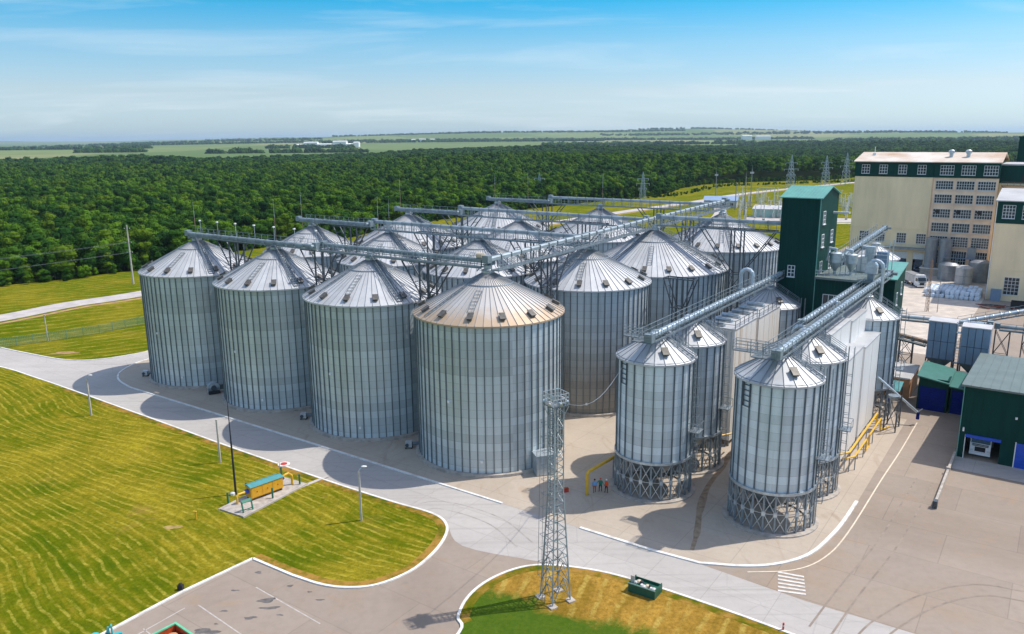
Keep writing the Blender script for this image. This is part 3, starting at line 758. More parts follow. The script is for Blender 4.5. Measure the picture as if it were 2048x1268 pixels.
def ladder_mesh(r0, r1, ap, sl, w, rail, name):
    m = MB(); n = int((r1 - r0) / 0.55)
    z = lambda r: ap - sl * r + 0.10
    for s in (-w / 2, w / 2):
        m.bar((r0, s, z(r0)), (r1, s, z(r1)), 0.07, 0.09)
        if rail:
            m.bar((r0, s, z(r0) + 1.0), (r1, s, z(r1) + 1.0), 0.05); m.bar((r0, s, z(r0) + 0.5), (r1, s, z(r1) + 0.5), 0.04)
    for i in range(n + 1):
        r = r0 + (r1 - r0) * i / n
        m.bar((r, -w / 2, z(r)), (r, w / 2, z(r)), 0.16 if rail else 0.05, 0.05)
        if rail and i % 3 == 0:
            for s in (-w / 2, w / 2): m.bar((r, s, z(r)), (r, s, z(r) + 1.0), 0.05)
    return m.mesh(name, 'grey_steel')
def silo(u, v, R, he, ap, N, label, roof='galvanised_roof', wall='galvanised_wall', stair=-22, vents=14, ladder=-70, plate=None):
    t = thing('grain_silo', label, 'silo', S(u, v), ANG, 'grain silos')
    wm, sm, rm = silo_meshes(R, he, ap, N, wall, 'stiffener_steel', roof, 0.42)
    da = 2 * PI / N; sl = (ap - he) / R
    for i in range(N):
        a = i * da
        link('wall_panel', wm, t, rz=a); link('stiffener', sm, t, rz=a + da / 2); link('roof_panel', rm, t, rz=a)
    MB().lathe([(R + 0.55, 0.0), (R + 0.55, 0.40), (R + 0.12, 0.43), (R - 0.4, 0.43)], 72).build('foundation_ring', 'concrete', t)
    MB().lathe([(R + 0.02, he - 0.3), (R + 0.17, he - 0.3), (R + 0.17, he - 0.14), (R + 0.02, he - 0.12)], 72).build('eave_ring', 'grey_steel', t)
    rb = R * 0.33
    MB().lathe([(rb - 0.06, ap - sl * rb + 0.04), (rb, ap - sl * rb + 0.16), (rb + 0.08, ap - sl * rb + 0.02)], 48).build('roof_hoop', 'grey_steel', t)
    MB().lathe([(0.85, ap - sl * 0.85 - 0.1), (0.85, ap + 0.05), (0.55, ap + 0.15), (0.55, ap + 0.6), (0.0, ap + 0.6)], 20).build('peak_cap', 'galvanised_steel', t)
    vm = vent_mesh(round(sl, 3))
    rv = R * 0.89
    for i in range(vents):
        a = 2 * PI * (i + 0.35) / vents
        o = link('roof_vent', vm, t, (rv * math.cos(a), rv * math.sin(a), ap - sl * rv), a)
    key = ('lad', R, ap)
    if key not in MESH: MESH[key] = (ladder_mesh(R * 0.12, R * 0.98, ap, sl, 0.5, False, 'roof_ladder'), ladder_mesh(R * 0.10, R * 0.99, ap, sl, 0.9, True, 'roof_stair'), ladder_mesh(R * 0.42, R * 0.80, ap, sl, 0.8, False, 'snow_guard'))
    link('roof_ladder', MESH[key][0], t, rz=R_(ladder - 40)); link('snow_guard', MESH[key][2], t, rz=R_(ladder))
    if stair is not None: link('roof_stair', MESH[key][1], t, rz=R_(stair))
    # inspection door and sensor boxes on the wall
    for a, z in ((-85, 9.6), (-60, 1.9)):
        ar = R_(a); q = MB().box(R + 0.0, R + 0.22, -0.16, 0.16, z, z + 0.34); q.build('sensor_box', 'white_paint', t, rz=ar)
    return t
HS, HA, HA2 = 20.14, 25.37, 26.45
for i, (lab, roof) in enumerate([('leftmost corrugated steel silo of the front row beside the road bend', 'galvanised_roof'),
        ('second steel silo from the left in the front row along the concrete road', 'galvanised_roof'),
        ('third steel silo from the left in the front row, left of the rusty-roofed one', 'galvanised_roof'),
        ('nearest big steel silo with rust-tinged cone roof, behind the lattice mast', 'rusty_roof')]):
    silo(-22.0 * (3 - i), 0, 10.0, HS, HA, 60, lab, roof, stair=(-22 if i < 3 else None))
for i, lab in enumerate(['leftmost silo of the second row, behind the two leftmost front silos', 'second silo from the left in the second conveyor row',
        'third silo in the second row, mostly hidden behind the front row', 'big steel silo right of the rusty-roofed one, with a railed stair down its cone']):
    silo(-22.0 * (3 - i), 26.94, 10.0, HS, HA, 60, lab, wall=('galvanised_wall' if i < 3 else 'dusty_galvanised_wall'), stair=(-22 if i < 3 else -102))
for i, lab in enumerate(['leftmost wide silo of the third row, only its cone showing', 'middle wide silo of the third row under the crossing conveyors', 'wide steel silo of the third row next to the green tower side']):
    silo(2.1 - 29.94 * (2 - i), 47.73, 12.9, 19.9, HA2, 78, lab, stair=0, vents=18)
for i, lab in enumerate(['leftmost wide silo of the back row nearest the forest', 'middle wide silo of the back row nearest the forest', 'rightmost wide silo of the back row, left of the green tower']):
    silo(2.1 - 29.94 * (2 - i), 81.5, 12.9, 19.9, HA2, 78, lab, stair=-60, vents=18)

# ================================================================== CONVEYOR GALLERIES
def gallery(label, p0, p1, walk=1, round_casing=False, casing='gallery_steel', rail2=True, group='conveyor galleries', truss=True, w=0.95, posts=2.0, lift=0.0):
    """casing and walkway running p0 -> p1 (site coordinates u,v,z at the casing's underside)"""
    a, b = S(*p0), S(*p1); d = b - a; L = math.hypot(d.x, d.y); rz = math.atan2(d.y, d.x); dz = d.z
    t = thing('conveyor_gallery', label, 'conveyor', a, rz, group)
    zz = lambda x: dz * x / L
    y0 = -walk * 0.55
    m = MB()
    if round_casing:
        m.tube((0, y0, 0.5), (L, y0, 0.5 + dz), 0.36, 10)
        for i in range(int(L / 1.3) + 1):
            x = min(L, i * 1.3); m.tube((x - .05, y0, 0.5 + zz(x)), (x + .05, y0, 0.5 + zz(x)), 0.44, 10)
    else:
        q = MB().prism([(-0.34, 0.0), (0.34, 0.0), (0.34, 0.40), (0.20, 0.56), (-0.20, 0.56), (-0.34, 0.40)], 0, L)
        m.add([(z_, y0 + x_, y_ + lift + zz(z_)) for x_, y_, z_ in q.v], [f[::-1] for f in q.f])
    m.build('casing', casing, t)
    if not round_casing:
        m = MB()
        for i in range(int(L / 2.4) + 1):
            x = min(L - .05, i * 2.4); m.box(x - .04, x + .04, y0 - 0.44, y0 + 0.44, lift + zz(x) - 0.04, lift + zz(x) + 0.61)
            if lift:
                for yy in (-.36, .36): m.bar((x, y0 + yy, zz(x) - .16), (x, y0 + yy, zz(x) + lift), .09)
        m.build('casing_flanges', 'grey_steel', t)
    yw0, yw1 = sorted((walk * 0.05, walk * (0.05 + w)))
    m = MB(); q = MB().box(0, 1, yw0, yw1, -0.12, -0.06)
    m.add([(x * L, y, z + dz * x) for x, y, z in q.v], q.f); m.build('walkway', 'grating', t)
    m = MB(); sides = [walk * (0.05 + w)] + ([-walk * 1.05] if rail2 else [])
    for y in sides:
        n = max(2, int(L / posts))
        for i in range(n + 1):
            x = L * i / n; m.bar((x, y, zz(x) - 0.12), (x, y, zz(x) + 1.12), 0.06)
        for h, ww in ((1.12, 0.055), (0.58, 0.04), (-0.02, 0.10)): m.bar((0, y, h), (L, y, h + dz), 0.04, ww)
    m.build('railing', 'gallery_steel', t)
    if truss:
        m = MB()
        for y in (y0 - 0.45, walk * (0.05 + w)):
            m.bar((0, y, -0.16), (L, y, -0.16 + dz), 0.14, 0.18)
        n = max(1, int(L / 2.2))
        for i in range(n):
            x, x2 = L * i / n, L * (i + 1) / n
            m.bar((x, y0 - 0.45, zz(x) - 0.16), (x, walk * (0.05 + w), zz(x) - 0.16), 0.08, 0.14)
            m.bar((x, y0 - 0.45, zz(x) - 0.16), (x2, walk * (0.05 + w), zz(x2) - 0.16), 0.06, 0.08)
        m.build('frame', 'grey_steel', t)
    m = MB().box(-0.9, 0.0, y0 - 0.5, y0 + 0.5, lift - 0.15, lift + 0.85); m.build('tail_box', 'gallery_steel', t)
    m = MB().box(L, L + 0.9, y0 - 0.5, y0 + 0.5, lift - 0.2 + dz, lift + .95 + dz); m.tube((L + .45, y0 - 0.5, lift + .4 + dz), (L + .45, y0 - 1.2, lift + .4 + dz), 0.28, 10); m.build('drive_head', 'gallery_steel', t)
    return t
Z1, Z3 = 25.75, 26.95
EL = dict(lift=1.0, posts=0.9, rail2=False, casing='casing_steel')
gallery('left part of the long conveyor gallery above the front-row silos', (-67.5, 0.2, Z1 + .1), (-34.0, 0.2, Z1 + .1), walk=1, rail2=False, posts=1.6)
gallery('right part of the long conveyor gallery above the front-row silos', (-32.6, 0.2, Z1), (-0.6, 0.2, Z1 + .05), walk=-1, rail2=True, posts=1.1, lift=.35)
gallery('left length of the conveyor gallery above the second-row silos', (-69, 27.0, Z1 + .3), (-49, 27.0, Z1 + .3), walk=1, rail2=False, posts=1.4)
gallery('right length of the conveyor gallery above the second-row silos', (-48, 27.0, Z1 - .2), (-1.2, 27.0, Z1 - .2), walk=-1, **EL)
gallery('left length of the conveyor gallery above the third-row silos', (-60.5, 47.9, Z3), (-43.2, 47.9, Z3), walk=1, rail2=False)
gallery('right length of the conveyor gallery above the third-row silos', (-43, 47.9, Z3 - .2), (-0.5, 47.9, Z3 - .4), walk=-1, **EL)
gallery('left length of the conveyor gallery above the back-row silos', (-60, 81.6, Z3), (-42, 81.6, Z3), walk=1, rail2=False)
gallery('right length of the conveyor gallery above the back-row silos', (-41.6, 81.6, Z3 - .1), (-1.0, 81.6, Z3 - .1), walk=-1, **EL)
gallery('cross conveyor climbing from the rusty-roofed silo to the back row', (1.0, -0.4, 25.6), (1.0, 86.2, 27.3), walk=-1, **EL)
gallery('bridge conveyor from the third row into the green tower', (3.0, 47.7, 27.2), (25.0, 47.7, 27.2), walk=-1, **EL)
# beige drive motor at the corner where front gallery and cross conveyor meet
t = thing('drive_motor', 'cream drive motor at the corner of the front gallery', 'motor', S(-0.9, -0.6, 26.8), ANG)
MB().tube((-0.4, 0, 0.5), (0.55, 0, 0.5), 0.42, 12).build('motor_body', 'beige_motor', t)
MB().box(-0.5, 0.6, -0.5, 0.5, -0.1, 0.10).build('mount', 'grey_steel', t)
# roof-peak drop spouts under the galleries
def spout(u, v, z0, z1, label):
    t = thing('drop_spout', label, 'spout', S(u, v, z0), ANG, 'drop spouts at the silo peaks')
    MB().tube((0, 0, 0), (0, 0, z1 - z0), 0.30, 10).build('pipe', 'galvanised_steel', t)
    MB().box(-0.5, 0.5, -0.5, 0.5, 0.0, 0.12).build('flange', 'grey_steel', t)
    m = MB()
    for x, y in ((-1.1, -1.1), (1.1, -1.1), (1.1, 1.1), (-1.1, 1.1)): m.bar((x, y, -0.75), (x * .8, y * .8, z1 - z0 - .2), 0.12)
    m.bar((-1.1, -1.1, -.5), (1.1, -1.1, z1 - z0 - .4), .07); m.bar((1.1, 1.1, -.5), (1.1, -1.1, z1 - z0 - .4), .07)
    m.build('peak_stand', 'grey_steel', t)
for i in range(4):
    wd_ = ['first', 'second', 'third', 'fourth'][i]; spout(-22.0 * (3 - i), 0, HA + .6, Z1, 'drop spout on the peak of the %s front-row silo from the left' % wd_); spout(-22.0 * (3 - i), 26.94, HA + .6, Z1 + .05, 'drop spout on the peak of the %s second-row silo from the left' % wd_)
# ---- lattice trestles between the silos
def trestle(u, v, ztop, label, half=0.85, arm=4.2, rz=ANG, zk=None, group='gallery trestles'):
    t = thing('gallery_trestle', label, 'trestle', S(u, v), rz, group)
    zk = zk or ztop - 4.6
    for x in (-half, half):
        for y in (-half, half):
            MB().bar((x, y, 0), (x, y, ztop), 0.20).build('post', 'dark_steel', t)
    m = MB(); n = int(zk / 2.2)
    for i in range(n):
        z0, z1 = zk * i / n, zk * (i + 1) / n
        for (ax, ay), (bx, by) in (((-1, -1), (1, -1)), ((1, -1), (1, 1)), ((1, 1), (-1, 1)), ((-1, 1), (-1, -1))):
            A, B = (ax * half, ay * half), (bx * half, by * half)
            if i % 2: A, B = B, A
            m.bar((A[0], A[1], z0), (B[0], B[1], z1), 0.09); m.bar((A[0], A[1], z1), (B[0], B[1], z1), 0.09)
    m.build('bracing', 'dark_steel', t)
    for s in (-1, 1):
        m = MB()
        for y in (-half, half):
            m.bar((s * half, y, zk), (s * arm, y, ztop), 0.16)
        m.bar((s * arm, -half, ztop - .05), (s * arm, half, ztop - .05), 0.14)
        for f in (0.35, 0.7):
            x = s * (half + (arm - half) * f); z = zk + (ztop - zk) * f; m.bar((x, -half, z), (x, half, z), 0.10)
        m.build('arm', 'dark_steel', t)
    m = MB(); m.bar((-half - .3, -half, zk), (half + .3, -half, zk), 0.14); m.bar((-half - .3, half, zk), (half + .3, half, zk), 0.14); m.build('collar', 'dark_steel', t)
    MB().bar((-arm, -half, ztop - .02), (arm, -half, ztop - .02), .16).bar((-arm, half, ztop - .02), (arm, half, ztop - .02), .16).build('top_chord', 'dark_steel', t)
for i, w in enumerate(['first and second', 'second and third', 'third and fourth']):
    trestle(-55 + 22 * i, 0.3, Z1 - .25, 'dark lattice trestle between the %s front-row silos' % w)
    trestle(-55 + 22 * i, 27.2, Z1 - .25, 'dark lattice trestle between the %s second-row silos' % w)
for i, w in enumerate(['left and middle', 'middle and right']):
    trestle(-42.8 + 29.94 * i, 47.9, Z3 - .3, 'lattice trestle between the %s third-row silos' % w, arm=5)
    trestle(-42.8 + 29.94 * i, 81.7, Z3 - .3, 'lattice trestle between the %s back-row silos' % w, arm=5)
trestle(1.2, 13.4, 25.6, 'lattice trestle under the cross conveyor beside the rusty-roofed silo', rz=ANG + PI / 2)
trestle(1.2, 64.8, 26.7, 'lattice trestle under the cross conveyor between third and back rows', rz=ANG + PI / 2, arm=5)
trestle(17.4, 47.6, 27.2, 'lattice trestle with wide arms under the bridge to the green tower', arm=6.5, zk=19.5)
trestle(14.6, 30.5, 21.0, 'lattice trestle right of the second-row stair silo', arm=2.5)
# lightning rods
for px, py0, py1, v, rl in [(392, 470, 405, 0.6, 'thin lightning rod above the leftmost front silo'), (604, 440, 385, 27.4, 'thin lightning rod at the left end of the second-row gallery'), (552, 478, 400, 27.4, 'thin lightning rod rising behind the second front silo'),
        (801, 415, 358, 48, 'thin lightning rod at the left end of the third-row gallery'), (990, 395, 350, 82, 'thin lightning rod at the left end of the back-row gallery'), (1056, 400, 345, 82, 'thin lightning rod right of the back-row gallery end'),
        (1205, 408, 350, 82, 'thin lightning rod above the middle back-row silo'), (758, 480, 395, 40, 'left of two lightning rods behind the second-row silos'), (780, 480, 400, 44, 'right of two lightning rods behind the second-row silos')]:
    d = FW + RT * ((px - 1024) / F_PX) - UP * ((py0 - 634) / F_PX)
    tt = (v + (ORG.x * EV.x + ORG.y * EV.y)) / (d.x * EV.x + d.y * EV.y)
    base = Vector((d.x * tt, d.y * tt, CAM_H + d.z * tt)); h = (py0 - py1) / F_PX * tt * 1.02
    t = thing('lightning_rod', rl, 'lightning rod', base, 0, 'lightning rods')
    MB().tube((0, 0, -1.5), (0, 0, h * .55), 0.07, 6, 0.05).build('mast', 'rust_stain_pipe', t)
    MB().tube((0, 0, h * .55), (0, 0, h), 0.045, 6, 0.015).build('tip', 'galvanised_steel', t)
# small lamps on stalks along the front gallery
for i in range(7):
    u = -66.5 + 5.2 * i
    t = thing('gallery_lamp', '%s lamp from the left on thin stalks along the front gallery' % ['first', 'second', 'third', 'fourth', 'fifth', 'sixth', 'seventh'][i], 'lamp', S(u, 1.25, Z1), ANG, 'gallery lamps')
    MB().bar((0, 0, 0), (0, 0, 2.6), 0.06).build('stalk', 'galvanised_steel', t); MB().box(-.14, .14, -.22, .14, 2.55, 2.75).build('lamp_head', 'white_paint', t)
# ================================================================== HOPPER SILOS
def hopper(u, v, label, he=17.24, zc=4.85, R=4.54, N=24, full=True):
    ap = he + 2.75
    t = thing('hopper_silo', label, 'silo', S(u, v), ANG, 'hopper silos on legs')
    wm, sm, rm = silo_meshes(R, he, ap, N, 'pale_galvanised_wall', 'pale_stiffener_steel', 'galvanised_roof', zc, rib=0.08, stw=0.13)
    da = 2 * PI / N; sl = (ap - he) / R
    if 'hleg' not in MESH:
        MESH['hleg'] = MB().box(R + .02, R + .20, -.09, .09, 0.22, zc + .3).mesh('leg', 'grey_steel')
        m = MB(); c1 = (R + .10) ; x0, y0 = c1 * math.cos(-da / 2), c1 * math.sin(-da / 2); x1, y1 = x0, -y0; h = zc - .2
        mid = .22 + (h - .22) / 2
        for za, zb in ((.3, mid), (mid, h)):
            m.bar((x0, y0, za), (x1, y1, zb), .07); m.bar((x1, y1, za), (x0, y0, zb), .07)
        m.bar((x0, y0, mid), (x1, y1, mid), .06); m.box(x0 - .02, x0 + .12, y0 - .2, y0 + .2, mid - .25, mid + .25)
        MESH['hbr'] = m.mesh('cross_brace', 'galvanised_steel')
    for i in range(N):
        a = i * da
        link('wall_panel', wm, t, rz=a); link('stiffener', sm, t, rz=a + da / 2); link('roof_panel', rm, t, rz=a)
        link('leg', MESH['hleg'], t, rz=a + da / 2)
        if i % 24 not in (1, 2, 3, 4): link('cross_brace', MESH['hbr'], t, rz=a)
    MB().lathe([(R + .75, 0), (R + .75, .20), (R - .6, .22)], 48).build('base_ring', 'concrete', t)
    MB().lathe([(R + .02, zc - .18), (R + .24, zc - .18), (R + .24, zc + .12), (R + .02, zc + .12)], 48).build('ring_beam', 'galvanised_steel', t)
    MB().lathe([(R - .02, zc), (0.5, 1.15), (0.5, .8), (0, .8)], 32).build('hopper_cone', 'grey_steel', t)
    MB().lathe([(R + .02, he - .2), (R + .15, he - .2), (R + .15, he - .06), (R + .02, he - .05)], 48).build('eave_ring', 'grey_steel', t)
    MB().lathe([(.8, ap - sl * .8 - .05), (.8, ap - .15), (.4, ap + .1), (0, ap + .1)], 16).build('peak_cap', 'galvanised_steel', t)
    for a in (-48, 130):
        ar = R_(a); rv = R * .70
        link('roof_vent', vent_mesh(round(sl, 3)), t, (rv * math.cos(ar), rv * math.sin(ar), ap - sl * rv), ar)
    key = ('hlad', he)
    if key not in MESH:
        MESH[key] = ladder_mesh(R * .2, R * 1.0, ap, sl, .7, True, 'roof_stair')
        m = MB(); x = R + .35
        for y in (-.25, .25): m.bar((x, y, .3), (x, y, he + 1.2), .06)
        for i in range(int(he / .6)): m.bar((x, -.25, .4 + .6 * i), (x, .25, .4 + .6 * i), .04)
        for i in range(int((he - 3) / 1.2)):
            z = 3 + 1.2 * i
            for (ya, xa), (yb, xb) in (((-.35, 0), (-.35, .6)), ((-.35, .6), (.35, .6)), ((.35, .6), (.35, 0))): m.bar((x + xa, ya, z), (x + xb, yb, z), .05)
        for ya, xa in ((-.35, .6), (.35, .6), (0, .62)): m.bar((x + xa, ya, 3), (x + xa, ya, he + 1.2), .04)
        MESH[('hcage', he)] = m.mesh('caged_ladder', 'grey_steel')
        m = MB().box(R + .1, R + 1.4, -.9, .9, he * .48, he * .48 + .08)
        for y in (-.9, .9): m.bar((R + .1, y, he * .48 + 1.1), (R + 1.4, y, he * .48 + 1.1), .05); m.bar((R + 1.4, y, he * .48), (R + 1.4, y, he * .48 + 1.1), .05)
        m.bar((R + 1.4, -.9, he * .48 + 1.1), (R + 1.4, .9, he * .48 + 1.1), .05)
        MESH[('hplat', he)] = m.mesh('rest_platform', 'grey_steel')
    link('roof_stair', MESH[key], t, rz=R_(4)); link('caged_ladder', MESH[('hcage', he)], t, rz=R_(4)); link('rest_platform', MESH[('hplat', he)], t, rz=R_(4))
    # access panel frame on the near wall
    m = MB().box(R + .02, R + .16, -.55, -.45, he - 3.2, he - .3); m.box(R + .02, R + .16, .45, .55, he - 3.2, he - .3)
    for i in range(5): m.box(R + .02, R + .12, -.45, .45, he - 3.2 + .6 * i, he - 3.13 + .6 * i)
    m.build('wall_ladder', 'dark_steel', t, rz=R_(-118))
    return t
hopper(38.98, 1.2, 'nearest hopper silo on cross-braced legs at the rounded kerb corner')
hopper(24.3, 1.1, 'front left hopper silo on legs beside the three workers')
hopper(24.3, 11.0, 'hopper silo behind the front left one, with caged ladder')
hopper(38.9, 11.6, 'hopper silo right behind the nearest one, left of the white bins')
hopper(39.3, 44.6, 'far hopper silo at the end of the tall white bins', he=15.9)
hopper(24.6, 44.0, 'far hopper silo beyond the rust-streaked white bins by the green building', he=15.9)

# ================================================================== WHITE BINS (dryers)
def bin_block(label, u0, u1, v0, v1, z, m, group='white steel bins', rails=False, hip=0.5):
    t = thing('white_bin', label, 'bin', S(u0, v0), ANG, group); w, d = u1 - u0, v1 - v0
    MB().box(0, w, 0, d, 0.9, z).build('bin_body', m, t)
    q = MB(); a = .10
    q.box(-a, w + a, -a, d + a, z, z + .10); q.build('bin_roof', 'galvanised_roof', t)
    q = MB()
    for y in ((d * .25, d * .5, d * .75) if rails else (d * .5,)): q.box(w, w + .025, y - .05, y + .05, .9, z - .002)
    q.build('bin_seams', m, t)
    q = MB()
    for x in (.2, w - .2):
        for i in range(max(2, int(d / 3)) + 1):
            y = .2 + (d - .4) * i / max(2, int(d / 3)); q.bar((x, y, 0), (x, y, .95), .2)
    q.build('bin_legs', 'grey_steel', t)
    if rails:
        q = MB()
        for (xa, ya), (xb, yb) in (((0, 0), (w, 0)), ((w, 0), (w, d)), ((0, d), (0, 0))):
            n = max(2, int(max(abs(xb - xa), abs(yb - ya)) / 1.8))
            for i in range(n + 1):
                x, y = xa + (xb - xa) * i / n, ya + (yb - ya) * i / n; q.bar((x, y, z + .1), (x, y, z + 1.2), .07)
            q.bar((xa, ya, z + 1.2), (xb, yb, z + 1.2), .06); q.bar((xa, ya, z + .65), (xb, yb, z + .65), .05)
        q.build('roof_railing', 'dark_steel', t)
        q = MB()
        for i in range(3):
            y = d * (i + .5) / 3
            q.tube((0.5, y - .8, z + .45), (w * .62, y - .8, z + .45), .28, 10); q.tube((w * .62, y - .8, z + .45), (w * .62, y - .8, z + .05), .26, 10)
        q.build('roof_ducts', 'galvanised_steel', t)
    return t
bin_block('near white bin with rust streaks, left of the lane between hopper rows', 22.9, 27.8, 18.6, 27.6, 16.9, 'stained_white_bin', rails=True)
bin_block('far white bin with rust streaks, under the left hopper conveyor', 22.9, 27.8, 28.7, 38.8, 16.6, 'stained_white_bin', rails=True)
bin_block('tall clean white bin behind the second hopper silo of the right row', 36.4, 40.2, 18.4, 29.3, 17.9, 'white_bin')
bin_block('tall clean white bin next to the far right hopper silo', 36.4, 40.2, 30.4, 39.6, 17.3, 'white_bin')
bin_block('lower white side box against the nearer tall white bin', 40.25, 42.3, 19.2, 28.4, 14.6, 'white_bin')
bin_block('lower white side box against the farther tall white bin', 40.25, 42.3, 29.8, 39.8, 14.0, 'white_bin')

# ================================================================== HOPPER ROW CONVEYORS
gallery('round-cased conveyor gallery over the left hopper row into the green building', (25.0, -3.2, 19.9), (25.0, 46.0, 20.0), walk=1, round_casing=True, casing='bright_casing', posts=1.6)
gallery('round-cased conveyor gallery over the right hopper row', (39.2, -2.5, 20.0), (39.2, 58.0, 19.6), walk=1, round_casing=True, casing='bright_casing', posts=1.6)
gallery('second casing running beside the right hopper row conveyor', (37.7, 16.5, 19.2), (37.7, 46.0, 19.0), walk=-1, round_casing=True, casing='bright_casing', posts=1.6, rail2=False)
for (u, v, lab) in [(25.0, 6.2, 'short steel stand under the left hopper conveyor'), (25.0, 15.8, 'steel stand in front of the rust-streaked bins'), (39.0, 6.4, 'short steel stand under the right hopper conveyor'), (39.0, 17.0, 'steel stand before the clean white bins')]:
    t = thing('conveyor_stand', lab, 'stand', S(u, v), ANG, 'conveyor stands')
    for x in (-.7, .7):
        for y in (-.5, .5): MB().bar((x, y, 0), (x, y, 19.7), .16).build('post', 'grey_steel', t)
    m = MB()
    for i in range(9):
        z = 2.1 * i; m.bar((-.7, -.5, z), (.7, -.5, z + 2.1), .07); m.bar((.7, .5, z), (-.7, .5, z + 2.1), .07); m.bar((.7, -.5, z), (.7, .5, z + 2.1), .07)
    m.build('bracing', 'grey_steel', t)
# catwalk platforms in front of the two hopper rows
def platform(label, u, v, z, w, d, rz=0.0):
    t = thing('catwalk', label, 'platform', S(u, v, z), ANG + rz, 'catwalks')
    MB().box(0, w, 0, d, -.1, 0).build('deck', 'grating', t)
    m = MB()
    for (xa, ya), (xb, yb) in (((0, 0), (w, 0)), ((w, 0), (w, d)), ((w, d), (0, d)), ((0, d), (0, 0))):
        n = max(1, int(max(abs(xb - xa), abs(yb - ya)) / 1.3))
        for i in range(n): x, y = xa + (xb - xa) * i / n, ya + (yb - ya) * i / n; m.bar((x, y, 0), (x, y, 1.15), .06)
        for h in (.4, .78, 1.15): m.bar((xa, ya, h), (xb, yb, h), .045)
    m.build('railing', 'grey_steel', t); return t
platform('railed catwalk reaching left from the front left hopper silo peak', 20.2, .4, 19.0, 4.6, 1.1)
platform('railed catwalk reaching left from the nearest hopper silo peak', 33.8, .6, 19.2, 5.0, 1.1)
platform('small railed drive platform at the head of the right hopper conveyor', 37.2, -3.6, 19.9, 2.6, 2.2)
platform('railed platform at the tail of the left hopper conveyor', 23.6, -4.2, 19.8, 2.4, 2.0)
# pipe arches and elevator
t = thing('bucket_elevator', 'tall grey bucket elevator with curved pipe head at the end of the right hopper row', 'elevator', S(39.0, 47.0), ANG)
MB().box(-.45, .45, -.5, .5, 0, 22.3).build('trunk', 'grey_steel', t)
MB().tube((0, -.7, 22.6), (0, .7, 22.6), .85, 14).box(-.85, .85, -.6, .6, 21.6, 22.6).build('head', 'galvanised_steel', t)
q = [(.6 + 1.1 * math.cos(PI - i * PI / 6), -.2, 22.6 + 1.1 * math.sin(PI - i * PI / 6)) for i in range(7)] + [(1.7, -.2, 12.0)]
MB().path(q, .26, 10).build('down_pipe', 'bright_casing', t)
for i, (u, v, z) in enumerate([(37.2, 15.6, 18.0), (37.6, 31.0, 18.4), (24.2, 33.0, 21.6)]):
    t = thing('pipe_arch', ['curved grey pipe arch in front of the clean white bins', 'curved grey pipe arch between the two tall clean white bins', 'curved pipe arch standing on the left hopper conveyor'][i], 'pipe', S(u, v, z), ANG, 'pipe arches')
    q = [(-.9, 0, -2.5)] + [(.9 * math.cos(PI - j * PI / 6), 0, .4 + .9 * math.sin(PI - j * PI / 6)) for j in range(7)] + [(.9, 0, -2.5)]
    MB().path(q, .30, 10).build('pipe', 'bright_casing', t)
    MB().box(-1.3, 1.3, -.6, .6, -2.6, -1.7).build('fan_box', 'gallery_steel', t)
t = thing('motor_cabinet', 'brown-fronted fan motor under the pipe arch at the clean white bins', 'motor', S(37.6, 14.9, 15.6), ANG)
MB().box(-.7, .7, -.5, .5, 0, 1.2).build('housing', 'grey_steel', t); MB().tube((0, -.6, .6), (0, -.9, .6), .4, 12).build('fan_inlet', 'rust_stain_pipe', t)

# ================================================================== BUILDING HELPERS
def window(parent, face, a, z, w, h, cols, rows, off=0.0, name='window', frame='window_frame', glass='window_glass', fw=.09):
    """window on a wall: face '-v' (wall plane v=off, runs along u) or '+u' (plane u=off, runs along v)"""
    def P(s, d, z): return (s, off - d, z) if face == '-v' else (off + d, s, z)
    def bx(m, s0, s1, d0, d1, z0, z1):
        a_, b_ = P(s0, d0, z0), P(s1, d1, z1)
        m.box(min(a_[0], b_[0]), max(a_[0], b_[0]), min(a_[1], b_[1]), max(a_[1], b_[1]), z0, z1)
    m = MB(); bx(m, a, a + w, .0, .03, z, z + h); o = m.build(name, glass, parent)
    m = MB()
    bx(m, a - fw, a, 0, .10, z - fw, z + h + fw); bx(m, a + w, a + w + fw, 0, .10, z - fw, z + h + fw)
    bx(m, a, a + w, 0, .10, z - fw, z); bx(m, a, a + w, 0, .10, z + h, z + h + fw)
    for i in range(1, cols): x = a + w * i / cols; bx(m, x - .05, x + .05, .03, .08, z, z + h)
    for i in range(1, rows): y = z + h * i / rows; bx(m, a, a + w, .03, .075, y - .05, y + .05)
    m.build('frame', frame, o)
    m = MB(); bx(m, a - .15, a + w + .15, 0, .22, z - fw - .10, z - fw - .003); m.build('sill', frame, o)
    return o
def wallset(t, w, d, z0, z1, m, open_v=None, name='wall'):
    """four walls as one part each; open_v = list of (a,b,ztop) doorways in the -v wall"""
    q = MB()
    xs = [0.0]
    if open_v:
        cur = 0.0
        for a, b, zt in open_v:
            q.box(cur, a, 0, .3, z0, z1); q.box(a, b, 0, .3, zt, z1); cur = b
        q.box(cur, w, 0, .3, z0, z1)
    else: q.box(0, w, 0, .3, z0, z1)
    q.build(name, m, t)
    MB().box(w - .3, w, .3, d - .3, z0, z1).build(name, m, t)
    MB().box(0, .3, .3, d - .3, z0, z1).build(name, m, t)
    MB().box(0, w, d - .3, d, z0, z1).build(name, m, t)
def ribs_v(t, w, z0, z1, step, m, y=0.0):
    q = MB()
    for i in range(int(w / step) + 1): q.box(i * step - .03, i * step + .03, y - .04, y, z0, z1)
    q.build('cladding_ribs', m, t)

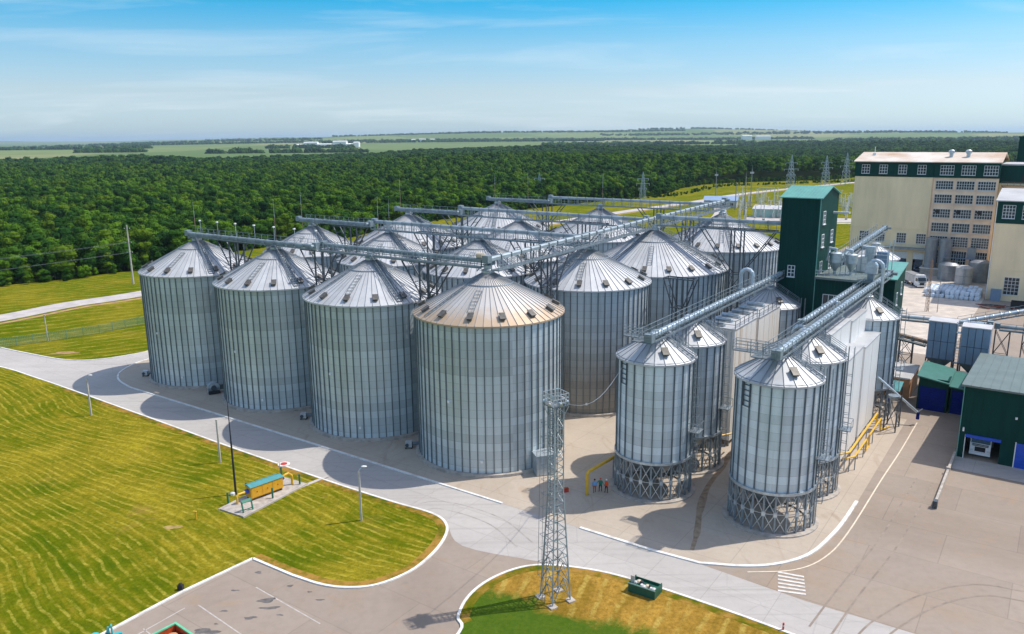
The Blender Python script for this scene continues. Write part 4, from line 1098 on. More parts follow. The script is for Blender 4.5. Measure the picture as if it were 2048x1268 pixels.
# ================================================================== GREEN TOWER BUILDING
t = thing('green_tower', 'tall dark green clad tower with pale green gable roof and white windows', 'building', S(25.0, 46.0), ANG)
w, d = 5.95, 11.6; ze, zp = 32.9, 34.3
wallset(t, w, d, 0, ze, 'green_cladding')
for x0, x1 in ((0, .3), (w - .3, w)):
    q = MB(); q.add([(x0, 0, ze), (x0, d, ze), (x0, d / 2, zp), (x1, 0, ze), (x1, d, ze), (x1, d / 2, zp)], [(0, 2, 1), (3, 4, 5), (0, 1, 4, 3), (1, 2, 5, 4), (2, 0, 3, 5)]); q.build('gable', 'green_cladding', t)
q = MB(); e = .35
for ya, yb, za, zb in ((-e, d / 2, ze - .1, zp + .06), (d / 2, d + e, zp + .06, ze - .1)):
    q.add([(-e, ya, za), (w + e, ya, za), (w + e, yb, zb), (-e, yb, zb), (-e, ya, za + .14), (w + e, ya, za + .14), (w + e, yb, zb + .14), (-e, yb, zb + .14)], [(3, 2, 1, 0), (4, 5, 6, 7), (0, 1, 5, 4), (1, 2, 6, 5), (2, 3, 7, 6), (3, 0, 4, 7)])
q.build('roof', 'green_roof', t)
q = MB()
for i in range(14):
    x = -e + .02 + i * (w + 2 * e - .06) / 13; q.bar((x, -e, ze + .06), (x, d / 2, zp + .22), .05); q.bar((x, d + e, ze + .06), (x, d / 2, zp + .22), .05)
q.build('roof_seams', 'green_roof', t)
for z in (29.3, 25.0, 20.6): window(t, '+u', 2.0, z - (0.6 if z > 29 else 0), 1.3, 1.9, 2, 3, off=w)
for z in (25.2, 20.8): window(t, '+u', 7.7, z, 1.3, 1.9, 2, 3, off=w)
window(t, '+u', 2.0, 16.2, 1.3, 2.0, 2, 2, off=w)
window(t, '-v', 1.6, 20.2, 1.0, 1.7, 2, 3)
window(t, '-v', 1.3, 13.8, 2.6, 1.5, 4, 2)
ribs_v(t, w, 0, ze - .2, .5, 'green_cladding')
MB().box(w + .01, w + 2.6, 8.3, 8.7, 29.9, 30.2).build('hoist_beam', 'white_paint', t)
MB().box(-.06, .06, -.06, .06, 0, ze).build('corner_trim', 'green_cladding', t); MB().box(w - .06, w + .06, -.06, .06, 0, ze).build('corner_trim', 'green_roof', t)
# lower annex right of it
t = thing('green_annex', 'low green clad building with flat pale roof at the foot of the green tower', 'building', S(31.0, 46.05), ANG)
w, d, ze = 7.7, 13.5, 20.2
wallset(t, w, d, 0, ze, 'green_cladding')
MB().box(-.02, w + .5, -.6, d + .4, ze, ze + .35).build('roof', 'grey_green_roof', t)
window(t, '-v', 1.4, 16.2, 2.4, 1.5, 3, 1); window(t, '-v', .7, 10.2, 1.3, 1.6, 2, 2); ribs_v(t, w, 0, ze - .1, .5, 'green_cladding')
MB().box(w + .01, w + .1, 1, 12, 8.2, 8.4).build('wall_band', 'green_roof', t)
q = MB()
for i in range(8): q.bar((.4 + i, -.5, ze + .35), (.4 + i, -.5, ze + 1.4), .06)
q.bar((0, -.5, ze + 1.4), (w, -.5, ze + 1.4), .06); q.bar((0, -.5, ze + .9), (w, -.5, ze + .9), .05); q.build('roof_railing', 'galvanised_steel', t)
for i, (x, z) in enumerate([(-.9, 7.5), (1.2, 9.0), (3.2, 12.2), (5.0, 14.2)]):
    tt = thing('wall_lamp', '%s swan-neck lamp from the left on the dark green annex wall' % ['first', 'second', 'third', 'fourth'][i], 'lamp', S(31 + x, 45.9, z), ANG, 'wall lamps')
    MB().path([(0, 0, 0), (0, -.1, 1.6), (0, -.5, 1.9), (.1, -.8, 1.6)], .05, 6).build('arm', 'white_paint', tt); MB().tube((.1, -.8, 1.6), (.1, -.8, 1.35), .1, 8, .2).build('shade', 'white_paint', tt)
# right wing, lit gable side
t = thing('green_wing', 'narrow green wing with sloping pale roof and two small windows', 'building', S(35.5, 60.0), ANG)
w, d, ze = 5.0, 9.5, 18.6
wallset(t, w, d, 0, ze, 'green_cladding')
q = MB(); q.add([(-.2, -.3, ze + .02), (w + .3, -.3, ze + .02), (w + .3, d + .3, ze + 1.6), (-.2, d + .3, ze + 1.6), (-.2, -.3, ze + .2), (w + .3, -.3, ze + .2), (w + .3, d + .3, ze + 1.8), (-.2, d + .3, ze + 1.8)], [(3, 2, 1, 0), (4, 5, 6, 7), (0, 1, 5, 4), (1, 2, 6, 5), (2, 3, 7, 6), (3, 0, 4, 7)]); q.build('roof', 'green_roof', t)
q = MB()
for x0, x1 in ((0, .3), (w - .3, w)): q.add([(x0, 0, ze), (x0, d, ze), (x0, d, ze + 1.62), (x1, 0, ze), (x1, d, ze), (x1, d, ze + 1.62)], [(0, 2, 1), (3, 4, 5), (1, 2, 5, 4), (0, 3, 5, 2)])
q.build('gable', 'green_cladding', t)
window(t, '+u', 2.2, 14.0, .8, 2.0, 1, 2, off=w); window(t, '+u', 6.0, 15.3, .7, 2.0, 1, 2, off=w)
MB().path([(w + .15, 7.6, 9.6), (w + .15, 7.6, 12.2), (w + 1.0, 7.0, 12.2)], .13, 8).build('vent_pipe', 'white_paint', t)
# roof plant: cyclones, tanks, ducts
def cyclone(label, u, v, z, r, h, m='galvanised_steel'):
    t = thing('cyclone', label, 'cyclone', S(u, v, z), ANG, 'roof plant on the green building')
    MB().lathe([(0, h), (r * .6, h), (r, h - .15), (r, h * .55), (r * .25, h * .15), (r * .25, 0)], 20).build('body', m, t, smooth=False)
    MB().path([(0, 0, h), (0, 0, h + .5), (-r * 1.1, 0, h + .6), (-r * 1.4, 0, h * .6)], r * .22, 8).build('duct', 'bright_casing', t)
    q = MB()
    for a in range(4): q.bar((r * .9 * math.cos(a * PI / 2), r * .9 * math.sin(a * PI / 2), 0), (r * .9 * math.cos(a * PI / 2), r * .9 * math.sin(a * PI / 2), h * .6), .08)
    q.build('stand', 'grey_steel', t)
cyclone('cyclone with white outlet pipe beside the green tower window', 33.0, 49.6, 20.55, .95, 3.6)
cyclone('cyclone in the middle of the annex roof', 35.3, 50.4, 20.55, .9, 3.4)
def roof_bin(label, u, v, z, r, h, m='galvanised_wall'):
    t = thing('roof_bin', label, 'bin', S(u, v, z), ANG, 'small bins behind the annex')
    N = 20; sl = .6
    wm, sm, rm = silo_meshes(r, h, h + r * sl, N, 'pale_galvanised_wall', 'pale_stiffener_steel', 'galvanised_roof', 0, rib=.07)
    for i in range(N):
        a = 2 * PI * i / N; link('wall_panel', wm, t, rz=a); link('stiffener', sm, t, rz=a + PI / N); link('roof_panel', rm, t, rz=a)
    MB().lathe([(.9, h + r * sl - .4), (.9, h + r * sl), (0, h + r * sl + .2)], 12).build('peak_cap', 'galvanised_steel', t)
roof_bin('small cone-roofed bin behind the annex, nearer the green tower', 33.0, 72.5, 0, 4.2, 20.0)
roof_bin('small cone-roofed bin behind the annex, nearer the cream building', 33.0, 82.0, 0, 4.2, 19.4)
gallery('short conveyor gallery sloping over the small bins behind the annex', (31.3, 57.0, 21.6), (31.3, 96.0, 23.0), walk=1, round_casing=True, casing='bright_casing', posts=1.6)
t = thing('plant_stack', 'grey steel tower of boxes and railed decks behind the annex', 'machine', S(36.4, 54.6, 20.5), ANG)
for i, (x, y, a, b, z0, z1) in enumerate([(0, 0, 1.4, 1.6, 0, 4.2), (1.7, .4, 1.6, 1.4, .8, 3.4), (.2, 1.9, 2.2, 1.2, .3, 2.6)]):
    MB().box(x, x + a, y, y + b, z0, z1).build('hopper_box', ['galvanised_steel', 'filter_blue', 'grey_steel'][i], t)
q = MB()
for z in (1.4, 3.0, 4.4):
    q.box(-.4, 3.7, -.5, -.3, z, z + .06)
    for i in range(5): q.bar((-.4 + i, -.5, z), (-.4 + i, -.5, z + 1), .05)
    q.bar((-.4, -.5, z + 1), (3.7, -.5, z + 1), .05)
for x, y in ((-.4, -.5), (3.7, -.5), (3.7, 3), (-.4, 3)): q.bar((x, y, 0), (x, y, 5.2), .12)
q.build('deck_frame', 'galvanised_steel', t)
t = thing('white_housing', 'white boxy housing on the annex roof', 'machine', S(35.2, 55.8, 20.56), ANG)
MB().box(0, 1.6, -1.5, .6, 0, 2.4).build('housing', 'white_paint', t); MB().box(.2, 1.4, -1.56, -1.5, .3, 2.0).build('door', 'white_paint', t)

# ================================================================== CREAM MILL BUILDING
t = thing('mill_building', 'huge cream mill building with dark green top storey and rust-tinged roof', 'building', S(5.4, 190.0), ANG)
w1, w, d = 22.4, 39.6, 26.0; zb, ze = 29.45, 33.9
wallset(t, w1, d, 0, zb, 'cream_wall', open_v=[(13.6, 17.4, 6.2), (19.2, 23.0 - .8, 6.2)])
q = MB().box(w1, w, .5, .8, 0, zb); q.build('wall', 'pink_wall', t)
MB().box(w - .3, w, .8, d, 0, zb).build('wall', 'cream_wall', t)
MB().box(-.15, w1, -.15, d, zb, ze).build('top_storey', 'green_cladding', t); MB().box(w1 + .002, w + .15, .1, d, zb + .001, ze).build('top_storey', 'green_cladding', t)
q = MB(); q.add([(-.6, -.7, ze), (w + .6, -.7, ze), (w + .6, d / 2, ze + 2.6), (-.6, d / 2, ze + 2.6), (w + .6, d + .7, ze), (-.6, d + .7, ze), (-.6, -.7, ze + .25), (w + .6, -.7, ze + .25), (w + .6, d / 2, ze + 2.85), (-.6, d / 2, ze + 2.85), (w + .6, d + .7, ze + .25), (-.6, d + .7, ze + .25)],
    [(6, 7, 8, 9), (9, 8, 10, 11), (0, 1, 7, 6), (1, 2, 8, 7), (2, 4, 10, 8), (4, 5, 11, 10), (5, 3, 9, 11), (3, 0, 6, 9), (1, 0, 3, 2), (4, 2, 3, 5)])
q.build('roof', 'rust_cream_roof', t)
for x in (2.0, 7.2, 12.7, 18.1): window(t, '-v', x, zb + 1.0, 2.2, 2.6, 3, 3, off=-.15)
for x in (24.3, 30.0, 35.8): window(t, '-v', x, zb + .9, 3.5, 2.7, 5, 3, off=.1)
for r, z in enumerate([26.0, 21.8, 17.4, 13.1, 8.6, 3.3]):
    for x in (23.4, 29.0, 34.6):
        h = [2.4, 2.5, 2.5, 2.6, 3.0, 4.0][r]
        window(t, '-v', x, z, 4.6, h, 7, 3 if r < 4 else 4, off=.5)
    MB().box(w1 + .05, w - .05, .32, .5, z - .55, z - .35).build('floor_band', 'pink_wall', t)
for x in (23.0, 28.55, 34.1, 39.25): MB().box(x - .15, x + .15, .25, .5, .1, zb - .05).build('pilaster', 'pink_wall', t)
for x in (3.0, 7.8, 14.0, 19.6): window(t, '-v', x, 9.0, 2.6, 3.0, 4, 4, off=0)
MB().box(-.04, w1, -.12, 0, 13.4, 13.65).build('string_course', 'cream_wall', t)
MB().box(11.0, w1 + .5, -2.6, 0, 7.2, 7.7).build('dock_canopy', 'grey_steel', t)
for x0, x1 in ((13.6, 17.4), (19.2, 22.2)): 
    q = MB()
    for i in range(5): q.box(x0, x1, -.02, .05, 6.15 - .42 * (i + 1), 6.15 - .42 * i - .03)
    q.build('roller_shutter', 'white_paint', t)
for x in (26, 30.6):
    q = MB(); q.lathe([(.55, ze + 1.2), (.55, ze + 2.6), (.85, ze + 2.7), (.85, ze + 3.5), (.3, ze + 3.8), (0, ze + 3.8)], 12, c=(x, 6.5)); q.build('roof_ventilator', 'galvanised_steel', t)
MB().box(3.2, 4.2, 8, 9, ze + 1.5, ze + 2.7).bar((3.7, 8.5, ze + 2.6), (3.7, 8.5, ze + 4.6), .15).build('roof_aerial', 'white_paint', t)
for i in range(3): MB().tube((24.6 + 5.6 * i, .44, 19.2), (24.6 + 5.6 * i, .36, 19.2), .65, 14).build('extract_fan', 'black_rubber', t)
q = MB().box(w1 - .12, w1 + .0, -.12, -.0, 0, zb); q.build('downpipe', 'cream_wall', t)
# link block to the right
t = thing('link_block', 'recessed green and cream link block right of the mill windows', 'building', S(45.1, 194.0), ANG)
wallset(t, 12, 18, 0, 28, 'cream_wall'); MB().box(-.05, 12.1, -.1, 18, 28, 33.2).build('top_storey', 'green_cladding', t); MB().box(-.3, 12.4, -.4, 18.3, 33.2, 33.6).build('roof', 'grey_roof', t)
q = MB().box(.6, 7, -1.3, -.1, 27.2, 27.35)
for i in range(5): q.bar((.6 + 1.6 * i, -1.3, 27.3), (.6 + 1.6 * i, -1.3, 28.4), .08)
q.bar((.6, -1.3, 28.4), (7, -1.3, 28.4), .08); q.bar((.7, -.8, 27.2), (5.4, -.8, 23), .5, .2); q.build('fire_escape', 'rust_stain_pipe', t)
for z in (23.2, 28.4): MB().box(5.6, 6.7, -.14, -.05, z, z + 2.2).build('door', 'black_rubber', t)
# second cream block, right
t = thing('cream_block', 'cream block with dark green upper band at the right edge', 'building', S(48.0, 153.5), ANG)
w, d, zb, ze = 30, 30, 20.0, 25.6
wallset(t, w, d, 0, zb, 'cream_wall'); MB().box(-.12, w, -.12, d, zb, ze).build('top_storey', 'green_cladding', t)
q = MB(); q.add([(-.5, -.6, ze), (w, -.6, ze), (w, d / 2, ze + 2.2), (-.5, d / 2, ze + 2.2), (w, d, ze), (-.5, d, ze), (-.5, -.6, ze + .25), (w, -.6, ze + .25), (w, d / 2, ze + 2.45), (-.5, d / 2, ze + 2.45), (w, d, ze + .25), (-.5, d, ze + .25)],
    [(6, 7, 8, 9), (9, 8, 10, 11), (0, 1, 7, 6), (5, 3, 9, 11), (3, 0, 6, 9), (1, 0, 3, 2), (4, 2, 3, 5)]); q.build('roof', 'grey_roof', t)
for x in (1.3, 5.6, 10): window(t, '-v', x, zb + 1.4, 2.6, 3.2, 4, 4, off=-.12)
for x in (3.6, 9.0): window(t, '-v', x, 1.8, 3.2, 4.4, 4, 5, off=0)
MB().box(-.05, w, -.1, 0, 8.0, 8.25).build('string_course', 'cream_wall', t); MB().box(.9, 3.2, -1.2, -.02, 0, 3.0).build('porch', 'filter_blue', t)
MB().tube((-.12, -.1, 0), (-.12, -.1, ze), .1, 8).build('downpipe', 'white_paint', t)
# dark green block far right behind
t = thing('far_green_block', 'dark green block on the skyline at the right edge behind the mill', 'building', S(47, 228), ANG)
wallset(t, 24, 12, 0, 41.0, 'green_cladding'); MB().box(-.2, 24.2, -.2, 12.2, 41, 41.4).build('roof', 'green_cladding', t)
# ================================================================== RIGHT-HAND SHEDS
t = thing('truck_shed', 'dark green truck shed with grey-green roof and blue roller doors', 'shed', S(54.5, 32.4), ANG)
w, d = 42.0, 27.0
wallset(t, w, d, 0, 7.8, 'green_cladding', open_v=[(.75, 4.75, 3.4)])
q = MB()
for x0, x1 in ((0, .3), (w - .3, w)): q.add([(x0, 0, 7.8), (x0, d, 7.8), (x0, 0, 9.95), (x1, 0, 7.8), (x1, d, 7.8), (x1, 0, 9.95)], [(0, 2, 1), (3, 4, 5), (1, 2, 5, 4), (0, 3, 5, 2)])
q.box(.3, w - .3, 0, .28, 7.8, 9.95); q.build('gable', 'green_cladding', t)
q = MB(); q.add([(-.4, -.5, 10.05), (w, -.5, 10.05), (w, d + .4, 7.9), (-.4, d + .4, 7.9), (-.4, -.5, 10.3), (w, -.5, 10.3), (w, d + .4, 8.15), (-.4, d + .4, 8.15)], [(3, 2, 1, 0), (4, 5, 6, 7), (0, 1, 5, 4), (1, 2, 6, 5), (2, 3, 7, 6), (3, 0, 4, 7)]); q.build('roof', 'grey_green_roof', t)
q = MB()
for i in range(40): x = -.38 + i * 1.07; q.bar((x, -.5, 10.33), (x, d + .4, 8.18), .05)
q.build('roof_seams', 'grey_green_roof', t)
MB().box(.7, 4.8, -.22, -.02, 3.05, 3.45).build('door_roll', 'bright_blue', t)
q = MB()
for i in range(8): q.box(6.5, 10.6, -.08 - .02 * (i % 2), 0, .02 + .42 * i, .42 + .42 * i)
q.build('roller_door', 'bright_blue', t)
MB().box(6.38, 6.5, -.14, 0, 0, 3.5).build('door_jamb', 'white_paint', t); MB().box(.66, .75, -.1, 0, 0, 3.4).build('door_jamb', 'white_paint', t)
MB().box(-.1, .0, -.1, 0, 0, 10).build('corner_trim', 'green_roof', t)
MB().box(6.0, 6.25, -.3, 0, 6.6, 6.85).build('wall_lamp', 'white_paint', t); MB().box(.3, .5, -.25, 0, 3.8, 4.3).build('wall_lamp', 'white_paint', t)
ribs_v(t, w, 3.5, 9.9, .55, 'green_cladding')
# approach slab and low dividing wall
sheet('shed_apron', [XY([(54.4, 27.6), (80, 27.6), (80, 32.4), (54.4, 32.4)])], 0.03, 'road_concrete')
t = thing('dividing_wall', 'long low pale concrete wall running out from the truck shed corner', 'wall', S(54.25, 13.6), ANG)
MB().box(-.14, .14, 0, 18.6, 0, .75).build('wall_run', 'concrete', t); MB().box(-.24, .24, 0, .8, 0, .95).build('end_block', 'dark_steel', t); MB().box(-.24, .24, 11.6, 12.0, .75, .95).build('wall_step', 'concrete', t)
def shed(label, u0, u1, v, d, z0, z1, doors):
    t = thing('door_shed', label, 'shed', S(u0, v), ANG, 'small sheds with blue doors'); w = u1 - u0
    wallset(t, w, d, 0, min(z0, z1) - .1, 'green_cladding')
    q = MB(); q.add([(-.3, -.5, z0 - .6), (w + .1, -.5, z1 - .6), (w + .1, d, z1), (-.3, d, z0), (-.3, -.5, z0 - .42), (w + .1, -.5, z1 - .42), (w + .1, d, z1 + .18), (-.3, d, z0 + .18)], [(3, 2, 1, 0), (4, 5, 6, 7), (0, 1, 5, 4), (1, 2, 6, 5), (2, 3, 7, 6), (3, 0, 4, 7)]); q.build('roof', 'shed_roof', t)
    for a, b in doors:
        q = MB()
        for i in range(9): q.box(a, b, -.07 - .02 * (i % 2), 0, .03 + .42 * i, .43 + .42 * i)
        q.build('roller_door', 'blue_door', t)
    MB().box(-.02, .12, -.16, 0, 0, 4.3).build('jamb', 'green_cladding', t)
shed('left small green shed with a big dark blue roller door', 46.8, 51.0, 50.6, 7, 6.0, 5.3, [(.25, 3.9)])
shed('right small green shed with dark blue door, half behind the truck shed', 51.3, 56, 50.9, 7, 4.9, 4.5, [(.2, 4.2)])
t = thing('orange_building', 'small orange-brown block building behind the far hopper silo', 'building', S(40.6, 54.4), ANG)
wallset(t, 4.4, 9.3, 0, 3.5, 'orange_brick'); MB().box(-.1, 4.5, -.1, 9.4, 3.5, 3.62).build('roof', 'grey_roof', t); MB().box(-.14, 4.54, -.14, 9.44, 3.4, 3.499).build('coping', 'white_paint', t)
t = thing('dark_canopy', 'teal-green canopy roof by the orange building', 'canopy', S(41.8, 49.3), ANG)
q = MB(); q.add([(0, 0, 2.6), (2.6, 0, 2.6), (2.6, 3.2, 3.4), (0, 3.2, 3.4), (0, 0, 2.7), (2.6, 0, 2.7), (2.6, 3.2, 3.5), (0, 3.2, 3.5)], [(3, 2, 1, 0), (4, 5, 6, 7), (0, 1, 5, 4), (1, 2, 6, 5), (2, 3, 7, 6), (3, 0, 4, 7)]); q.build('roof', 'teal_roof', t)
for x, y in ((.1, .1), (2.5, .1), (.1, 3.1), (2.5, 3.1)): MB().bar((x, y, 0), (x, y, 2.6), .14).build('post', 'dark_steel', t)
MB().box(.6, 1.4, .5, 1.2, 0, 1.6).build('cabinet', 'bright_blue', t)
# two dust-filter boxes
def filt(label, u, v, w, z0, z1):
    t = thing('dust_filter', label, 'filter', S(u, v), ANG, 'dust filters'); n = 4; d = 3.4
    MB().box(.05, w - .05, .05, d, z0, z1).build('housing', 'dark_steel', t)
    zm = (z0 + z1) / 2 - .1; pw = w / n
    for i in range(n):
        for a, b in ((z0, zm), (zm, z1)): MB().box(i * pw + .05, (i + 1) * pw - .05, -.05, .049, a + .05, b - .05).build('panel', 'filter_blue', t)
    for i in range(3):
        for a, b in ((z0, zm), (zm, z1)): MB().box(w - .05, w + .04, .1 + i * 1.1, 1.12 + i * 1.1, a + .05, b - .05).build('panel', 'filter_blue', t)
    MB().box(-.1, w + .1, -.1, d + .1, z1, z1 + .18).build('lid', 'tank_pale', t)
    q = MB(); q.add([(.05, .05, z0), (w - .05, .05, z0), (w - .05, d, z0), (.05, d, z0), (w / 2 - .3, d / 2 - .3, z0 - 2), (w / 2 + .3, d / 2 - .3, z0 - 2), (w / 2 + .3, d / 2 + .3, z0 - 2), (w / 2 - .3, d / 2 + .3, z0 - 2)], [(4, 5, 1, 0), (5, 6, 2, 1), (6, 7, 3, 2), (7, 4, 0, 3)]); q.build('hopper', 'gallery_steel', t)
    for x in (.1, w - .1):
        for y in (.1, d - .1): MB().bar((x, y, 0), (x, y, z0), .2).build('leg', 'dark_steel', t)
    MB().box(-.2, w + .2, -.4, d, z0 - 2.3, z0 - 2.1).build('deck', 'dark_steel', t)
filt('left blue-grey panelled dust filter on legs above the small sheds', 45.95, 62, 4.1, 5.6, 11.9)
filt('right blue-grey panelled dust filter on legs above the small sheds', 50.85, 62, 4.1, 5.3, 11.5)
t = thing('filter_ladder', 'grey caged stair tower between the two dust filters', 'stair', S(50.1, 62.3), ANG)
for x in (0, .7): MB().bar((x, 0, 0), (x, 0, 12.2), .1).build('post', 'dark_steel', t)
q = MB()
for i in range(22): q.bar((0, 0, .5 + .53 * i), (.7, 0, .5 + .53 * i), .05)
for i in range(4): q.box(0, .7, 0, .9, 2.5 + 2.6 * i, 2.58 + 2.6 * i)
q.build('rungs', 'galvanised_steel', t)
# conveyors right of the far hopper silo
gallery('level conveyor behind the dust filters, right of the far hopper silo', (38.8, 74.0, 9.3), (53.6, 74.0, 9.5), walk=-1, casing='bright_casing', posts=2.4, rail2=False)
gallery('lower brown conveyor running into the left dust filter', (39.0, 71.0, 6.6), (46.0, 66.0, 6.8), walk=-1, casing='rust_stain_pipe', posts=2.4, rail2=False)
gallery('inclined conveyor climbing to the right edge above the truck shed', (49.0, 78.0, 8.6), (72.0, 88.0, 14.5), walk=1, round_casing=True, casing='bright_casing', posts=2.2)
gallery('level grey conveyor at the right edge below the inclined one', (55.5, 76.0, 9.0), (75.0, 76.0, 9.2), walk=-1, casing='gallery_steel', posts=2.4, rail2=False)
for i, (u, v, h) in enumerate([(41.5, 72, 6.4), (56.0, 76.2, 8.7), (60.0, 81, 10.5), (66.0, 76.2, 8.7)]):
    t = thing('pipe_trestle', ['braced steel trestle under the lower brown conveyor', 'braced trestle right of the dust filters', 'braced trestle under the inclined conveyor at right', 'braced trestle under the level conveyor at the right edge'][i], 'trestle', S(u, v), ANG, 'right-hand trestles')
    for x in (-1.1, 1.1):
        for y in (-.6, .6): MB().bar((x, y, 0), (x, y, h), .16).build('post', 'dark_steel', t)
    q = MB()
    for y in (-.6, .6): q.bar((-1.1, y, .2), (1.1, y, h / 2), .08); q.bar((1.1, y, .2), (-1.1, y, h / 2), .08); q.bar((-1.1, y, h / 2), (1.1, y, h - .1), .08); q.bar((1.1, y, h / 2), (-1.1, y, h - .1), .08); q.bar((-1.1, y, h / 2), (1.1, y, h / 2), .08)
    q.build('bracing', 'dark_steel', t)
# loading spout on its trestle
t = thing('loading_spout', 'long sloping loading pipe reaching from the white bins to the lane', 'spout', S(42.3, 41.2, 6.9), ANG)
a = Vector((0, 0, 0)); b = S(48.1, 42.6, 1.9) - S(42.3, 41.2, 6.9); b = Vector((b.dot(EU), b.dot(EV), b.z))
MB().tube(a, b, .17, 10).build('pipe', 'bright_casing', t)
MB().bar(b * .72 + Vector((0, 0, -.3)), b + Vector((0, 0, -.2)), .1).tube(b + Vector((0, 0, .2)), b + Vector((.5, 0, .7)), .07, 6).build('hanger', 'galvanised_steel', t)
MB().tube(b + Vector((0, 0, .1)), b + Vector((0, 0, -1.0)), .22, 10, .25).build('sleeve', 'blue_door', t)
t = thing('spout_tower', 'dark braced steel tower under the loading pipe', 'trestle', S(44.4, 37.2), ANG)
for x in (0, 1.6):
    for y in (0, 3.0): MB().bar((x, y, 0), (x, y, 4.9), .18).build('post', 'dark_steel', t)
q = MB()
for y in (0, 3.0): q.bar((0, y, .3), (1.6, y, 4.6), .07); q.bar((1.6, y, .3), (0, y, 4.6), .07)
for x in (0, 1.6): q.bar((x, 0, .3), (x, 3, 4.6), .07); q.bar((x, 3, .3), (x, 0, 4.6), .07)
q.build('bracing', 'dark_steel', t)
MB().lathe([(.5, 4.5), (.8, 5.0), (.8, 5.2), (0, 5.25)], 16, c=(.8, 1.5)).build('spout_hopper', 'grey_steel', t)
# yellow gas pipes
def pipe(label, pts, r, m='pipe_yellow', supports=(), group='yellow gas pipes'):
    p0 = S(*pts[0]); t = thing('gas_pipe', label, 'pipe', (p0.x, p0.y, 0), ANG, group)
    L = [(p[0] - pts[0][0], p[1] - pts[0][1], p[2]) for p in pts]
    MB().path(L, r, 10).build('pipe_run', m, t, smooth=False)
    for (u, v, h) in supports: MB().bar((u - pts[0][0], v - pts[0][1], 0), (u - pts[0][0], v - pts[0][1], h), .12).build('support_post', 'grey_steel', t)
pipe('thick yellow pipe rising from the apron left of the front hopper silo', [(18.9, -5.8, .1), (18.9, -5.8, 2.75), (18.95, -5.5, 3.0), (19.6, 2.0, 3.05), (20.4, 9.0, 3.05), (23.5, 9.0, 3.05)], .21, supports=[(19.4, 0, 3.0), (20.2, 7.5, 3.0)])
pipe('upper yellow pipe along the foot of the clean white bins', [(42.6, 17.0, 2.9), (43.6, 18.5, 2.9), (43.6, 36, 2.9), (43.6, 36, 1.0)], .15, supports=[(43.6, 19, 2.9), (43.6, 24, 2.9), (43.6, 29, 2.9)])
pipe('lower yellow pipe with down-loops along the clean white bins', [(43.0, 17.6, 2.1), (44.1, 19.5, 2.1), (44.1, 26.5, 2.1), (44.1, 26.5, .5), (44.1, 28.5, .5), (44.1, 28.5, 2.1), (44.1, 36.5, 2.1), (44.1, 36.5, .3), (44.9, 38.5, .3)], .12, supports=[(44.1, 20, 2.1), (44.1, 25, 2.1), (44.1, 31, 2.1)])
pipe('short yellow pipe between the hopper rows by the caged ladder', [(28.2, 13.5, 3.4), (29.4, 15.5, 3.4), (29.4, 18, 3.4)], .12, supports=[(29.4, 15.6, 3.4)])

# ================================================================== TRUCKS
def truck(label, u, v, rz, trailer=True, m='truck_white', tm='truck_white', tl=9.0, group='trucks', cover='tank_grey'):
    """cab front faces local -y"""
    t = thing('truck', label, 'truck', S(u, v), ANG + rz, group)
    q = MB(); prof = [(0, .55), (0, 1.5), (.12, 2.1), (.42, 3.05), (2.2, 3.15), (2.2, .55)]
    n = len(prof); x0, x1 = -1.22, 1.22
    q.add([(x0, y, z) for y, z in prof] + [(x1, y, z) for y, z in prof], [tuple(range(n))[::-1], tuple(range(n, 2 * n))] + [(i, (i + 1) % n, (i + 1) % n + n, i + n) for i in range(n)])
    q.f = [f[::-1] for f in q.f]; q.build('cab', m, t)
    q = MB(); q.add([(-1.12, .10, 1.98), (1.12, .10, 1.98), (1.05, .40, 2.92), (-1.05, .40, 2.92)], [(0, 1, 2, 3)]); q.v = [(x, y - .06, z) for x, y, z in q.v]; q.build('windscreen', 'glass_dark', t)
    for s in (-1, 1):
        q = MB().box(min(s * 1.222, s * 1.235), max(s * 1.222, s * 1.235), .5, 1.5, 1.85, 2.75); q.build('side_window', 'glass_dark', t)
        MB().box(s * 1.0 - .2, s * 1.0 + .2, -.05, .02, .85, 1.08).build('headlight', 'insulator', t)
        MB().box(min(s * 1.3, s * 1.48), max(s * 1.3, s * 1.48), .0, .15, 1.9, 2.7).build('mirror', 'black_rubber', t)
    MB().box(-.62, .62, -.05, -.0, .85, 1.5).build('grille', 'black_rubber', t)
    q = MB()
    for z in (1.6, 1.78): q.box(-.95, .95, -.05, -.0, z, z + .1)
    q.build('grille_bar', 'black_rubber', t)
    MB().box(-1.24, 1.24, -.12, .3, .38, .72).build('bumper', m, t)
    MB().box(-1.1, 1.1, .5, 2.1, 3.15, 3.6).build('air_deflector', m, t)
    MB().box(-.45, .45, 2.2, 2.2 + tl, .75, 1.0).build('chassis', 'dark_steel', t)
    ys = [1.2, 4.0] + ([tl - .6, tl + .7] if trailer else [4.9])
    for y in ys:
        for s in (-1, 1):
            o = MB().tube((s * .88, y, .5), (s * 1.2, y, .5), .5, 16).build('wheel', 'black_rubber', t); MB().tube((s * 1.2, y, .5), (s * 1.215, y, .5), .26, 12).build('rim', 'tank_pale', o)
    if trailer:
        q = MB().box(-1.25, 1.25, 2.7, 2.5 + tl, 1.05, 3.2); q.build('trailer_body', tm, t)
        MB().box(-1.29, 1.29, 2.65, 2.55 + tl, 3.2, 3.3).build('tarpaulin', cover, t)
    return t
truck('white truck standing in the open bay of the green shed', 57.0, 33.6, 0)
truck('white truck with cab facing the yard, beside the wrapped bags', 31.6, 161.5, .55, tl=7.5, tm='tank_pale')
truck('dark truck in the left loading dock of the cream mill', 21.0, 191.2, 0, m='truck_blue', tl=7)
truck('dark blue truck in the right loading dock of the cream mill', 26.1, 191.2, 0, m='truck_blue', tl=7)
